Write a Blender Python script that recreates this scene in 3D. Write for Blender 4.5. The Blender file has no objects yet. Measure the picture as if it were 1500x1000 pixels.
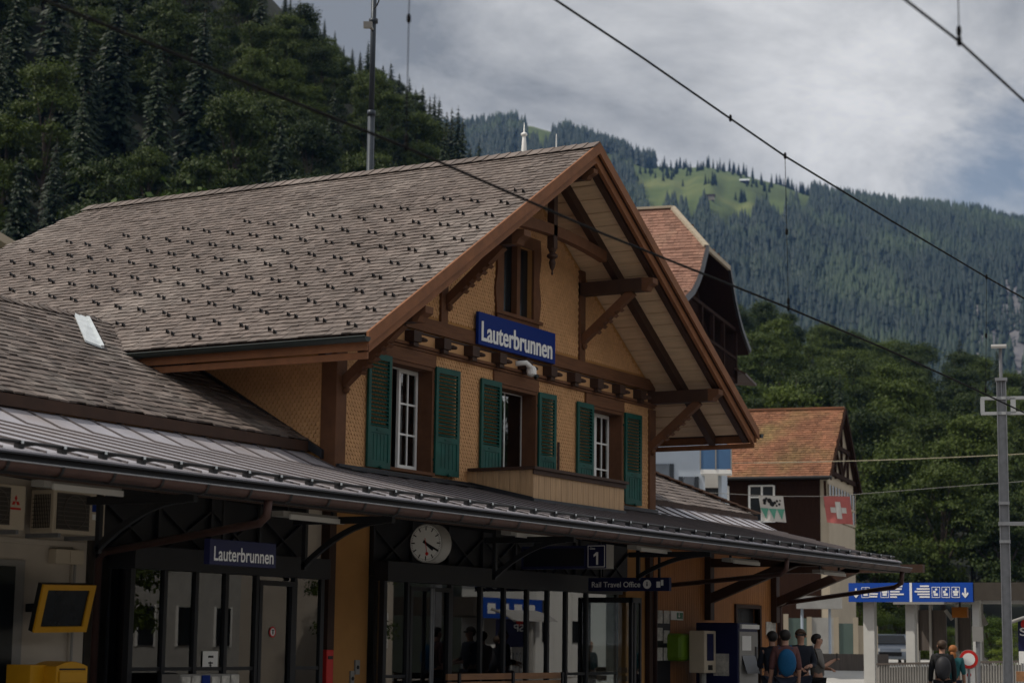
HAZE, SKY, CLOUD, SUN_E, EXPO, CLOUD_LOC = .000045, .10, 1.14, 4.8, -0.55, (0.35, .2, 0)
import bpy, bmesh, math, random
import numpy as np
from mathutils import Vector, Matrix
rnd = random.Random(7)
PI = math.pi
scene = bpy.context.scene
COL = scene.collection

# ------------------------------------------------------------------ camera
F_PX, YAW, PITCH, ROLL = 2939.07, math.radians(29.612), math.radians(8.556), math.radians(0.699)
EYE = Vector((0, 0, 1.5))
_f = Vector((math.cos(YAW)*math.cos(PITCH), math.sin(YAW)*math.cos(PITCH), math.sin(PITCH)))
_r = Vector((math.sin(YAW), -math.cos(YAW), 0)); _u = _r.cross(_f)
CR = _r*math.cos(ROLL) + _u*math.sin(ROLL); CU = _u*math.cos(ROLL) - _r*math.sin(ROLL)
cam_d = bpy.data.cameras.new('camera'); cam = bpy.data.objects.new('camera', cam_d); COL.objects.link(cam)
cam.matrix_world = Matrix(((CR.x, CU.x, -_f.x, EYE.x), (CR.y, CU.y, -_f.y, EYE.y), (CR.z, CU.z, -_f.z, EYE.z), (0, 0, 0, 1)))
cam_d.sensor_width = 36.0; cam_d.lens = F_PX/1500*36; cam_d.clip_start = 0.5; cam_d.clip_end = 20000
cam_d.dof.use_dof = True; cam_d.dof.focus_distance = 33.0; cam_d.dof.aperture_fstop = 2.0
scene.camera = cam

def _ray(x, y): return CR*((x-750)/F_PX) - CU*((y-500)/F_PX) + _f
def at(x, y, Y):            # a point measured in the photograph, put on the wall plane at depth Y
    d = _ray(x, y); return EYE + d*(Y/d.y)
def atX(x, y, X):
    d = _ray(x, y); return EYE + d*(X/d.x)
def atD(x, y, D):           # ... or at a distance
    return EYE + _ray(x, y)*D

# ------------------------------------------------------------------ objects
ORG = {}
def props(o, label=None, cat=None, group=None, kind=None):
    if label: o['label'] = label
    if cat: o['category'] = cat
    if group: o['group'] = group
    if kind: o['kind'] = kind
    return o
def thing(name, label, cat, loc, group=None, rz=0.0, local=False):
    o = bpy.data.objects.new(name, None); COL.objects.link(o)
    o.empty_display_size = .2
    o.location = loc; o.rotation_euler = (0, 0, rz)
    ORG[o.name] = Vector((0, 0, 0)) if local else Vector(loc)
    return props(o, label, cat, group)
class MB:
    def __init__(s): s.v = []; s.f = []; s.mi = []; s.m = 0
    def add(s, vs, fs):
        n = len(s.v); s.v.extend([tuple(p) for p in vs]); s.f.extend([tuple(i+n for i in f) for f in fs]); s.mi.extend([s.m]*len(fs)); return s
    def quad(s, a, b, c, d): return s.add((a, b, c, d), ((0, 1, 2, 3),))
    def tri(s, a, b, c): return s.add((a, b, c), ((0, 1, 2),))
    def box(s, x0, x1, y0, y1, z0, z1):
        if x0 > x1: x0, x1 = x1, x0
        if y0 > y1: y0, y1 = y1, y0
        if z0 > z1: z0, z1 = z1, z0
        return s.add([(x, y, z) for x in (x0, x1) for y in (y0, y1) for z in (z0, z1)],
              ((0,1,3,2), (4,6,7,5), (0,4,5,1), (2,3,7,6), (0,2,6,4), (1,5,7,3)))
    def obox(s, c, ax, ay, az):     # centre and three half axes
        c, ax, ay, az = map(Vector, (c, ax, ay, az))
        return s.add([c+i*ax+j*ay+k*az for i in (-1, 1) for j in (-1, 1) for k in (-1, 1)],
              ((0,1,3,2), (4,6,7,5), (0,4,5,1), (2,3,7,6), (0,2,6,4), (1,5,7,3)))
    def beam(s, p, q, w, h, up=(0, 0, 1)):
        p, q, up = Vector(p), Vector(q), Vector(up); d = (q-p); n = d.normalized()
        sx = n.cross(up)
        if sx.length < 1e-5: sx = n.cross(Vector((1, 0, 0)))
        sx.normalize(); sz = sx.cross(n)
        return s.obox((p+q)/2, d/2, sx*(w/2), sz*(h/2))
    def prism(s, poly, ext):
        ext = Vector(ext); a = [Vector(p) for p in poly]; n = len(a)
        return s.add(a+[p+ext for p in a], [tuple(range(n))[::-1], tuple(range(n, 2*n))] + [(i, (i+1) % n, n+(i+1) % n, n+i) for i in range(n)])
    def tube(s, pts, r, n=8, cap=True):
        pts = [Vector(p) for p in pts]; m = len(pts); rr = r if isinstance(r, (list, tuple)) else [r]*m
        base = len(s.v); ref = None; vs = []
        for i, p in enumerate(pts):
            t = (pts[min(i+1, m-1)]-pts[max(i-1, 0)]).normalized()
            if ref is None: ref = t.orthogonal().normalized()
            ref = (ref-t*ref.dot(t)).normalized(); b = t.cross(ref)
            vs += [p+(ref*math.cos(2*PI*k/n)+b*math.sin(2*PI*k/n))*rr[i] for k in range(n)]
        fs = [(i*n+k, i*n+(k+1) % n, (i+1)*n+(k+1) % n, (i+1)*n+k) for i in range(m-1) for k in range(n)]
        if cap: fs += [tuple(range(n))[::-1], tuple(range((m-1)*n, m*n))]
        return s.add(vs, fs)
    def lathe(s, base, prof, n=16, axis=(0, 0, 1)):
        base = Vector(base); a = Vector(axis).normalized(); e = a.orthogonal().normalized(); b = a.cross(e); m = len(prof)
        vs = [base+a*h+(e*math.cos(2*PI*k/n)+b*math.sin(2*PI*k/n))*r for r, h in prof for k in range(n)]
        fs = [(i*n+k, i*n+(k+1) % n, (i+1)*n+(k+1) % n, (i+1)*n+k) for i in range(m-1) for k in range(n)]
        fs += [tuple(range(n))[::-1], tuple(range((m-1)*n, m*n))]
        return s.add(vs, fs)
    def ball(s, c, r, n=12, m=8, sc=(1, 1, 1)):
        c = Vector(c); vs = []
        for i in range(m+1):
            t = PI*i/m
            for k in range(n):
                vs.append(c+Vector((math.sin(t)*math.cos(2*PI*k/n)*sc[0], math.sin(t)*math.sin(2*PI*k/n)*sc[1], math.cos(t)*sc[2]))*r)
        return s.add(vs, [(i*n+k, (i+1)*n+k, (i+1)*n+(k+1) % n, i*n+(k+1) % n) for i in range(m) for k in range(n)])
def mesh_of(name, mb, mats, off=Vector((0, 0, 0)), smooth=False):
    me = bpy.data.meshes.new(name)
    V = np.array(mb.v, dtype=np.float32).reshape(-1, 3)-np.array(off, dtype=np.float32)
    me.from_pydata(V.tolist(), [], mb.f)
    for m in (mats if isinstance(mats, (list, tuple)) else [mats]): me.materials.append(m)
    if any(mb.mi): me.polygons.foreach_set('material_index', mb.mi)
    if smooth: me.polygons.foreach_set('use_smooth', [True]*len(mb.f))
    me.update(); return me
def part(name, mb, mats, parent=None, smooth=False, label=None, bevel=0, kind=None, auto=None):
    off = ORG[parent.name] if parent else Vector((0, 0, 0))
    o = bpy.data.objects.new(name, mesh_of(name, mb, mats, off, smooth)); COL.objects.link(o)
    if parent: o.parent = parent; ORG[o.name] = off
    if label: o['label'] = label
    if kind: o['kind'] = kind
    if bevel:
        b = o.modifiers.new('bevel', 'BEVEL'); b.width = bevel; b.segments = 2; b.limit_method = 'ANGLE'
    return o
def single(name, mb, mats, label, cat, group=None, smooth=False, kind=None, base=None):
    if base is None:
        a = np.array(mb.v); base = Vector(((a[:,0].min()+a[:,0].max())/2, (a[:,1].min()+a[:,1].max())/2, a[:,2].min()))
    o = bpy.data.objects.new(name, mesh_of(name, mb, mats, base, smooth)); COL.objects.link(o); o.location = base
    return props(o, label, cat, group, kind)
def copy_tree(o, parent=None):
    c = o.copy(); COL.objects.link(c)
    if parent: c.parent = parent
    for ch in list(o.children): copy_tree(ch, c)
    return c

# ------------------------------------------------------------------ materials
def _nt(name):
    m = bpy.data.materials.new(name); m.use_nodes = True; nt = m.node_tree
    return m, nt, nt.nodes['Principled BSDF'], nt.nodes.new, nt.links.new
def mat(name, col, rough=.7, var=.25, scale=4, stretch=(1, 1, 1), bump=0., bscale=None, metal=0., island=0., tint=None, spec=.3, patch=0., patch_col=None, pscale=1.2, coat=0.):
    m, nt, b, N, L = _nt(name)
    tc = N('ShaderNodeTexCoord'); mp = N('ShaderNodeMapping'); mp.inputs['Scale'].default_value = stretch; L(tc.outputs['Object'], mp.inputs[0])
    no = N('ShaderNodeTexNoise'); no.inputs['Scale'].default_value = scale; no.inputs['Detail'].default_value = 6; no.inputs['Roughness'].default_value = .65; L(mp.outputs[0], no.inputs['Vector'])
    mr = N('ShaderNodeMapRange'); mr.inputs[1].default_value = .25; mr.inputs[2].default_value = .75; mr.inputs[3].default_value = 1-var; mr.inputs[4].default_value = 1+var; L(no.outputs['Fac'], mr.inputs[0])
    val = mr.outputs[0]
    if island:
        g = N('ShaderNodeNewGeometry'); m2 = N('ShaderNodeMapRange'); m2.inputs[3].default_value = 1-island; m2.inputs[4].default_value = 1+island; L(g.outputs['Random Per Island'], m2.inputs[0])
        mu = N('ShaderNodeMath'); mu.operation = 'MULTIPLY'; L(val, mu.inputs[0]); L(m2.outputs[0], mu.inputs[1]); val = mu.outputs[0]
    base = N('ShaderNodeRGB'); base.outputs[0].default_value = (*col, 1); c = base.outputs[0]
    if tint:
        g2 = N('ShaderNodeNewGeometry') if island else no
        mx = N('ShaderNodeMix'); mx.data_type = 'RGBA'; L(g2.outputs['Random Per Island'] if island else no.outputs['Fac'], mx.inputs[0]); L(c, mx.inputs[6]); mx.inputs[7].default_value = (*tint, 1); c = mx.outputs[2]
    if patch:
        pn = N('ShaderNodeTexNoise'); pn.inputs['Scale'].default_value = pscale; pn.inputs['Detail'].default_value = 5; L(tc.outputs['Object'], pn.inputs['Vector'])
        pr = N('ShaderNodeMapRange'); pr.inputs[1].default_value = .5; pr.inputs[2].default_value = .68; pr.inputs[4].default_value = patch; L(pn.outputs['Fac'], pr.inputs[0])
        mx2 = N('ShaderNodeMix'); mx2.data_type = 'RGBA'; L(pr.outputs[0], mx2.inputs[0]); L(c, mx2.inputs[6]); mx2.inputs[7].default_value = (*(patch_col or (.3, .28, .26)), 1); c = mx2.outputs[2]
    vm = N('ShaderNodeVectorMath'); vm.operation = 'SCALE'; L(c, vm.inputs[0]); L(val, vm.inputs['Scale']); L(vm.outputs[0], b.inputs['Base Color'])
    b.inputs['Roughness'].default_value = rough; b.inputs['Metallic'].default_value = metal; b.inputs['Specular IOR Level'].default_value = spec
    b.inputs['Coat Weight'].default_value = coat
    if bump:
        n2 = N('ShaderNodeTexNoise'); n2.inputs['Scale'].default_value = bscale or scale*4; n2.inputs['Detail'].default_value = 5; L(mp.outputs[0], n2.inputs['Vector'])
        bp = N('ShaderNodeBump'); bp.inputs['Strength'].default_value = bump; bp.inputs['Distance'].default_value = .02; L(n2.outputs['Fac'], bp.inputs['Height']); L(bp.outputs[0], b.inputs['Normal'])
    return m
def leafmat(name, c1, c2, trans=.25):
    m, nt, b, N, L = _nt(name)
    g = N('ShaderNodeNewGeometry'); oi = N('ShaderNodeObjectInfo')
    ad = N('ShaderNodeMath'); ad.operation = 'MULTIPLY_ADD'; L(g.outputs['Random Per Island'], ad.inputs[0]); ad.inputs[1].default_value = .28; 
    sc = N('ShaderNodeMath'); sc.operation = 'MULTIPLY'; L(oi.outputs['Random'], sc.inputs[0]); sc.inputs[1].default_value = .72; L(sc.outputs[0], ad.inputs[2])
    mx = N('ShaderNodeMix'); mx.data_type = 'RGBA'; L(ad.outputs[0], mx.inputs[0]); mx.inputs[6].default_value = (*c1, 1); mx.inputs[7].default_value = (*c2, 1)
    L(mx.outputs[2], b.inputs['Base Color']); b.inputs['Roughness'].default_value = .6; b.inputs['Specular IOR Level'].default_value = .25
    tr = N('ShaderNodeBsdfTranslucent'); L(mx.outputs[2], tr.inputs[0]); ms = N('ShaderNodeMixShader'); ms.inputs[0].default_value = trans
    L(b.outputs[0], ms.inputs[1]); L(tr.outputs[0], ms.inputs[2]); L(ms.outputs[0], nt.nodes['Material Output'].inputs[0])
    return m
def glassmat(name, tint=(.9, .95, .95), ior=1.52, rough=.0):
    m, nt, b, N, L = _nt(name); nt.nodes.remove(b)
    fr = N('ShaderNodeFresnel'); fr.inputs[0].default_value = ior
    mu = N('ShaderNodeMath'); mu.operation = 'MULTIPLY'; mu.inputs[1].default_value = 2.3; mu.use_clamp = True; L(fr.outputs[0], mu.inputs[0])
    t = N('ShaderNodeBsdfTransparent'); t.inputs[0].default_value = (*tint, 1); g = N('ShaderNodeBsdfGlossy'); g.inputs['Roughness'].default_value = rough
    ms = N('ShaderNodeMixShader'); L(mu.outputs[0], ms.inputs[0]); L(t.outputs[0], ms.inputs[1]); L(g.outputs[0], ms.inputs[2]); L(ms.outputs[0], nt.nodes['Material Output'].inputs[0])
    return m
def emat(name, col, s):
    m, nt, b, N, L = _nt(name); b.inputs['Base Color'].default_value = (*col, 1); b.inputs['Emission Color'].default_value = (*col, 1); b.inputs['Emission Strength'].default_value = s; return m

slate = mat('slate_shingle', (.140, .112, .099), .72, .18, .8, island=.24, bump=.25, bscale=9, patch=.42, patch_col=(.23, .20, .18), pscale=.4)
slate_old = mat('weathered_shingle', (.125, .10, .088), .75, .3, 1.3, island=.42, bump=.3, bscale=9, patch=.5, patch_col=(.24, .215, .195), pscale=1.1)
tile_wall = mat('ochre_scale_shingle', (.57, .318, .150), .85, .10, 1.2, island=.07, bump=.05)
ochre = mat('ochre_plaster', (.42, .215, .07), .85, .1, 2, bump=.1, bscale=60)
cream = mat('cream_render', (.52, .46, .39), .88, .1, 1.2, bump=.1, bscale=50)
barge_m = mat('bargeboard_paint', (.21, .086, .037), .7, .28, 3, bump=.12, bscale=25)
timber = mat('painted_brown_timber', (.125, .054, .025), .8, .28, 3, (1, 1, 1), .15, 25)
timber_x = mat('brown_timber_grain', (.145, .063, .029), .8, .35, 3, (.6, 8, 8), .2, 20)
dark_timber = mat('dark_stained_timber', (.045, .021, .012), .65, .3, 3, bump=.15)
soffit_m = mat('soffit_boarding', (.66, .47, .30), .8, .18, 2.2, (6, .5, 6), .1)
balc_m = mat('pale_vertical_boarding', (.43, .275, .15), .65, .3, 3, (9, 9, .5), .15, 12)
clad = mat('orange_vertical_boarding', (.40, .165, .05), .65, .2, 3, (6, 6, .5), .1)
green_m = mat('dark_green_paint', (.004, .066, .051), .55, .4, 3, bump=.05)
white_mast = mat('pale_mast_paint', (.36, .37, .38), .6, .08, 3)
white_p = mat('white_paint', (.82, .81, .79), .45, .06, 3)
metal_roof = mat('standing_seam_sheet', (.40, .385, .42), .42, .2, 1.6, (1, .35, 1), .05, 3, metal=.25, patch=.45, patch_col=(.33, .26, .225), pscale=.7)
seam_m = mat('dark_seam', (.11, .095, .095), .5, .2, 3)
gutter_dark = mat('dark_green_gutter', (.016, .022, .02), .45, .2, 4)
copper = mat('brown_copper_gutter', (.062, .031, .025), .5, .3, 3, metal=.2, bump=.06)
wire_grille = mat('grille_wire', (.13, .11, .09), .6)
window_pale = mat('pale_window_glass', (.12, .14, .17), .3, .2, 3)
post_pale = mat('pale_post_paint', (.52, .52, .50), .6, .08, 3)
lead = mat('grey_sheet_flashing', (.032, .033, .038), .45, .2, 3, metal=.4)
zinc = mat('pale_zinc', (.62, .66, .68), .45, .2, 4, metal=.25)
black_m = mat('black_painted_steel', (.008, .008, .009), .45, .2, 4)
anth = mat('anthracite_frame', (.016, .016, .018), .5, .1, 4)
steel = mat('galvanised_steel', (.23, .235, .25), .5, .18, 6, metal=.4)
sign_blue = mat('sign_blue', (.002, .022, .175), .6, .05, 2, spec=.15)
sign_navy = mat('sign_navy', (.006, .008, .055), .5, .05, 2, spec=.3)
shelter_blue = mat('fascia_blue', (.006, .06, .36), .5, .05, 2)
letter = mat('white_lettering', (.80, .80, .80), .5, .03, 3)
glass = glassmat('window_glass')
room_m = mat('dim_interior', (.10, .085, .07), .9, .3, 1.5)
yellow = mat('post_yellow', (.62, .31, .01), .42, .08, 3)
screen_m = mat('dark_screen', (.012, .014, .016), .18, .05, 2)
red_m = mat('red_paint', (.55, .02, .015), .45, .08, 3)
ac_m = mat('cream_enamel', (.55, .47, .36), .45, .06, 3)
grille_m = mat('dark_grille', (.05, .042, .034), .55, .2, 5)
grey_m = mat('grey_enamel', (.27, .26, .245), .5, .08, 4)
concrete = mat('concrete', (.36, .35, .33), .85, .18, 2, bump=.15)
asphalt = mat('asphalt', (.06, .058, .056), .9, .25, 1.2, bump=.2, bscale=30)
pave = mat('pale_paving', (.34, .33, .31), .85, .15, .8, bump=.1, bscale=20)
orange_tile = mat('orange_clay_tile', (.20, .088, .048), .85, .3, .5, island=.26, patch=.8, patch_col=(.15, .115, .045), pscale=.35)
pink_tile = mat('faded_clay_tile', (.235, .125, .09), .85, .25, .6, island=.22, patch=.4, patch_col=(.42, .30, .21), pscale=.5)
brown_cap = mat('brown_ridge_tile', (.17, .10, .07), .8, .25, 2)
bark = mat('bark', (.06, .045, .035), .9, .3, 4, bump=.3)
# ------------------------------------------------------------------ shingle and tile courses as real geometry
def courses(mb, O, u, v, U, V, e, w, ok, thick=.03, lap=1.25, ragged=.02, pointed=False, seed=1, gap=.008):
    r = random.Random(seed); O, u, v = Vector(O), Vector(u).normalized(), Vector(v).normalized(); n = u.cross(v)
    if n.z < 0 and abs(n.z) > .05: n = -n
    if abs(n.z) < .05 and n.y > 0: n = -n
    row = 0; vv = 0.0
    while vv < V-.02:
        x = -r.random()*w
        if pointed: x = -(row % 2)*w/2
        while x < U:
            ww = w if pointed else w*(.75+.5*r.random())
            a, b = max(0, x), min(U, x+ww-gap)
            if b-a > .02 and ok((a+b)/2, vv+e/2):
                j = (r.random()-.5)*2*ragged; t = thick*(.75+.6*r.random()); top = min(vv+e*lap, V)
                P = lambda q, s, h: O+u*q+v*s+n*h
                t2 = t*(.8+.4*r.random()); lo = vv+j; lo2 = lo+(r.random()-.5)*ragged
                if pointed:
                    c = e*.55; m1 = a+(b-a)*.34; m2 = a+(b-a)*.66
                    vs = [P(a, lo+c, t), P(m1, lo, t), P(m2, lo, t), P(b, lo+c, t), P(b, top, .002), P(a, top, .002), P(a, lo+c, 0), P(m1, lo, 0), P(m2, lo, 0), P(b, lo+c, 0)]
                    mb.add(vs, ((0,1,2,3,4,5), (6,7,1,0), (7,8,2,1), (8,9,3,2)))
                else:
                    vs = [P(a, lo, t), P(b, lo2, t2), P(b, top, .004), P(a, top, .004), P(a, lo, 0), P(b, lo2, 0)]
                    mb.add(vs, ((0,1,2,3), (4,5,1,0), (0,3,4), (1,5,2)))
            x += ww
        vv += e; row += 1
    return mb
def wall_xz(mb, Y0, Y1, x0, x1, z0, ztop, holes, brk=()):
    """wall slab in the XZ plane from Y0 (front) to Y1 with rectangular openings"""
    xs = sorted(set([x0, x1]+[h for H in holes for h in H[:2]]+list(brk)))
    for a, b in zip(xs, xs[1:]):
        if b-a < 1e-4: continue
        hs = sorted([(h[2], h[3]) for h in holes if h[0] <= a+1e-4 and h[1] >= b-1e-4]); z = z0
        for lo, hi in hs+[(None, None)]:
            ta, tb = (ztop(a), ztop(b)) if lo is None else (lo, lo)
            if max(ta, tb)-z > .01: mb.prism([(a, Y0, z), (b, Y0, z), (b, Y0, tb), (a, Y0, ta)], (0, Y1-Y0, 0))
            if hi is not None: z = hi
    return mb

# ------------------------------------------------------------------ THE STATION
Yf, Yb, Xl, Xr, Xm = 17.84, 16.18, 25.79, 37.34, 31.57
SL, ZA, EX = .609, 10.46, 7.37
ZT = lambda x: ZA-SL*abs(x-Xm)
st = thing('station_building', 'ochre shingled chalet station with steep grey shingle roof, green shutters and metal platform canopy', 'station', (Xm, Yf, 0))
# main roof: deck + two slopes of shingles, each slope one part
YE = 30.67
for sgn, nm in ((-1, 'left'), (1, 'right')):
    mb = MB(); ex = Xm+sgn*EX; ez = ZT(ex)
    hv = Vector((-sgn, 0, SL)).normalized(); V = math.hypot(EX, EX*SL); L = YE-Yb; hipk = (YE-28.16)/V
    O = (ex, YE, ez) if sgn < 0 else (ex, Yb, ez); uu = (0, -1, 0) if sgn < 0 else (0, 1, 0)
    def inside(a, b, sgn=sgn):
        y = YE-a if sgn < 0 else Yb+a
        if y > YE-hipk*b: return False
        if sgn < 0 and b < V:
            x = Xm-EX+b*hv.x; z = ez+b*hv.z
            if y > 18.3 and x < 25.79 and z < 4.62+(min(y, 22.1)-18.3)*.545-(0 if y < 22.1 else (y-22.1)*.545)-.05: return False
        return True
    courses(mb, O, uu, hv, L, V-.06, .162 if sgn < 0 else .3, .15 if sgn < 0 else .3, inside, .022, 1.3, .014, seed=3)
    part('roof_slope', mb, slate, st)
    dk = MB(); dn = -.05
    dk.prism([(ex, Yb+.03, ez+dn-.01), (ex, YE, ez+dn-.01), (Xm, 28.16, ZA+dn-.01), (Xm, Yb+.03, ZA+dn-.01)], (0, 0, -.07)); part('roof_deck', dk, dark_timber, st)
hp = MB(); hp.tri((Xm-EX, YE, ZT(Xm-EX)), (Xm, 28.16, ZA), (Xm+EX, YE, ZT(Xm+EX))); part('hip_end', hp, slate, st)
rc = MB()
for k in range(52):
    y = 16.16+k*.232
    for s in (-1, 1):
        lift = .008+.01*rnd.random()
        a, b = Vector((Xm, y, ZA+.05+lift)), Vector((Xm, y+.26, ZA+.045)); dx = s*.26
        rc.add([a, b, b+Vector((dx, 0, -.155)), a+Vector((dx, 0, -.155)), a-Vector((0, 0, .025)), a+Vector((dx, 0, -.18))], ((0,1,2,3), (0,3,5,4)))
part('ridge_capping', rc, slate, st)
# snow guards: little hooked brackets on the visible slope
sg = MB(); sg.add([(-.03, -.032, 0), (-.03, .032, 0), (.045, 0, .01), (-.03, 0, .078)], ((0,2,3), (2,1,3), (1,0,3), (0,1,2)))
sgm = mesh_of('snow_guard', sg, black_m); rest = MB(); spots = []
hv = Vector((1, 0, SL)).normalized()
for c in range(16):
    y = 16.72+c*.727
    for r in range(11):
        z = 9.2-(c % 2)*.155-r*.305-(0 if c > 1 else .0)
        for q in (0, 1):
            yy, zz = y-q*.20+rnd.uniform(-.015, .015), z-q*.062+rnd.uniform(-.008, .008)
            x = Xm-(ZA-zz)/SL
            if zz < 6.08 or (yy > 21 and zz < 6.5): continue
            if yy > 20.5 and zz < 6.15: continue
            spots.append((x, yy, zz+.03))
spots.sort(key=lambda p: p[1])
ang = math.atan(SL)
for i, p in enumerate(spots):
    if i < 100:
        o = bpy.data.objects.new('snow_guard', sgm); COL.objects.link(o); o.parent = st; o.location = Vector(p)-Vector((Xm, Yf, 0)); o.rotation_euler = (0, -ang, 0)
    else:
        R_ = Matrix.Rotation(-ang, 3, 'Y'); rest.add([R_ @ Vector(v)+Vector(p) for v in sg.v], sg.f)
part('snow_guard_rows', rest, black_m, st, kind='stuff')
# soffit, rafters, barge boards
for sgn in (-1, 1):
    so = MB(); X = lambda t: Xm+sgn*t
    nb = 23
    for k in range(nb):
        t0, t1 = 7.2*k/nb+.016, 7.2*(k+1)/nb-.016
        zz = lambda t: ZA-SL*t-.20
        so.prism([(X(t0), Yb+.16, zz(t0)), (X(t1), Yb+.16, zz(t1)), (X(t1), 29.0 if t1 > 5.9 else Yf+.3, zz(t1)), (X(t0), 29.0 if t1 > 5.9 else Yf+.3, zz(t0))], (0, 0, .03))
    part('soffit', so, soffit_m, st)
    def rake(name, y0, y1, d0, d1, m, t0=0., t1=EX+.02, kink=None):
        b = MB(); P = [(X(t0), y0, ZA-SL*t0-d0), (X(t1), y0, ZA-SL*t1-d0), (X(t1), y0, ZA-SL*t1-d1), (X(t0), y0, ZA-SL*t0-d1)]
        b.prism(P, (0, y1-y0, 0)); return part(name, b, m, st)
    rake('bargeboard', Yb-.03, Yb+.015, -.03, .17, barge_m)
    rake('inner_bargeboard', Yb+.05, Yb+.12, .175, .34, barge_m, .0, EX-.1)
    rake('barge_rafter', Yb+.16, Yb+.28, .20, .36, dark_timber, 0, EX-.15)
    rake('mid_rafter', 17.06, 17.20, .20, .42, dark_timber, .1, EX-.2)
    # eaves: fascia boards and gutter
    xe = Xm+sgn*(EX-.04); y1 = 20.6 if sgn < 0 else 29
    fb = MB(); fb.box(xe, xe+sgn*.03, Yb+.02, y1+.3, 5.72, 5.87); fb.box(xe-sgn*.02, xe-sgn*.06, Yb+.05, y1, 5.60, 5.70); part('fascia_board', fb, barge_m, st)
    gt = MB(); gx, gz, gr = Xm+sgn*(EX+.09), 5.90, .075
    for k in range(8):
        a0, a1 = PI+PI*k/8, PI+PI*(k+1)/8
        gt.quad((gx+gr*math.cos(a0), Yb-.06, gz+gr*math.sin(a0)), (gx+gr*math.cos(a1), Yb-.06, gz+gr*math.sin(a1)), (gx+gr*math.cos(a1), y1+.45, gz+gr*math.sin(a1)), (gx+gr*math.cos(a0), y1+.45, gz+gr*math.sin(a0)))
    gt.add([(gx+gr*math.cos(PI+PI*k/8), Yb-.06, gz+gr*math.sin(PI+PI*k/8)) for k in range(9)], (tuple(range(9)),))
    gt.tube([(gx-sgn*0+sgn*gr, Yb-.06, gz), (gx+sgn*gr, y1+.45, gz)], .012, 6); part('eaves_gutter', gt, gutter_dark, st)
# purlins with carved ends, braces
def purlin(x, z, w=.22, h=.25):
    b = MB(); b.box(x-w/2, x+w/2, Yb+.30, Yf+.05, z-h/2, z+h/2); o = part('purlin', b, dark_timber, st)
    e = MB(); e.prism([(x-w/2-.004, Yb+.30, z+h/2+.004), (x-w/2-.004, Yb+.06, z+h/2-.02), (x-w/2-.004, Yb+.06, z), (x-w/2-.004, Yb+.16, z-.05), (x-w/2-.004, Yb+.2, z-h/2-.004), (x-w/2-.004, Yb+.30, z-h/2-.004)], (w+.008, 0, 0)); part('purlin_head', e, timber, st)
purlin(Xm, 9.93, .15, .2)
for x, z in ((34.08, 8.31), (29.06, 8.31), (37.16, 6.53), (25.98, 6.53)): purlin(x, z)
def brace(x, z):
    b = MB(); p, q = Vector((x, Yf-.02, z-1.02)), Vector((x, 16.72, z-.12))
    b.beam(p, q, .15, .15); d = (q-p)
    for k in range(5):
        c = p+d*(.28+k*.11)+Vector((0, -.045, -.075)); b.obox(c, (.076, 0, 0), d.normalized()*.035, Vector((0, -.03, -.025)))
    b.lathe(p+Vector((0, -.06, -.13)), [(.01, -.03), (.05, 0), (.065, .05), (.04, .1), (.02, .12)], 10); part('brace', b, timber, st)
for x, z in ((34.08, 8.31), (29.06, 8.31), (37.16, 6.53), (25.98, 6.53)): brace(x, z)
cl = MB(); pr = None
for k in range(12):
    t0, t1 = -2.05+4.1*k/12, -2.05+4.1*(k+1)/12; zf = lambda t: 8.95-.13*(t/2.05)**2
    cl.prism([(Xm+t0, 17.05, zf(t0)-.1), (Xm+t1, 17.05, zf(t1)-.1), (Xm+t1, 17.05, zf(t1)+.1), (Xm+t0, 17.05, zf(t0)+.1)], (0, .15, 0))
part('collar_beam', cl, timber, st)
pd = MB(); pd.box(Xm-.07, Xm+.07, 17.05, 17.19, 8.62, 9.9); pd.lathe((Xm, 17.12, 8.12), [(.0, 0), (.022, .03), (.015, .09), (.045, .15), (.065, .24), (.045, .30), (.10, .34), (.10, .38), (.05, .42), (.085, .50)], 14)
part('king_post_pendant', pd, dark_timber, st)

# upper front wall, side walls
WIN = [(27.35, 28.65, 4.32, 6.07), (30.95, 32.28, 4.1, 6.07), (34.52, 35.84, 4.32, 6.07)]
GW = (30.98, 32.10, 7.42, 8.74)
mb = MB(); wall_xz(mb, Yf, Yf+.35, Xl, Xr, 3.6, lambda x: ZT(x)-.24, WIN+[GW], (Xm,)); part('front_wall', mb, ochre, st)
ts = MB()
def okw(a, b):
    x, z = Xl+a, 4.15+b
    if z > ZT(x)-.35: return False
    if x < 26.06 or x > 37.08: return False
    if 6.3 < z < 6.95: return False
    if 6.0 < z <= 6.3 and (27.08 < x < 28.72 or 30.7 < x < 32.34 or 34.2 < x < 35.92): return False
    if any(h[0]-.05 < x < h[1]+.05 and h[2]-.1 < z < h[3]+.02 for h in WIN): return False
    if 30.70 < x < 32.34 and 7.12 < z < 8.98: return False
    if z > 6.9 and (abs(x-28.96) < .13 or abs(x-34.08) < .13): return False
    return True
courses(ts, (Xl, Yf-.002, 4.15), (1, 0, 0), (0, 0, 1), Xr-Xl, 6.0, .064, .084, okw, .010, 1.2, .002, True, 5, .009)
part('scale_shingles', ts, tile_wall, st)
sw = MB(); sw.box(Xl, Xl+.3, Yf+.36, 29, 3.6, 6.2); part('side_wall', sw, ochre, st)
sw = MB(); sw.box(Xr-.3, Xr, Yf+.36, 29, 0, 6.2); part('side_wall', sw, ochre, st)
bw = MB(); wall_xz(bw, 28.7, 29, Xl+.3, Xr-.3, 0, lambda x: ZT(x)-.26, [], (Xm,)); part('rear_wall', bw, ochre, st)
ss = MB(); courses(ss, (Xl-.002, Yf+.26, 4.2), (0, 1, 0), (0, 0, 1), 6.0, 1.75, .064, .084, lambda a, b: 4.2+b > 4.38+max(0, (Yf+.26+a-18.1))*.56, .010, 1.2, .002, True, 6, .009)
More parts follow.
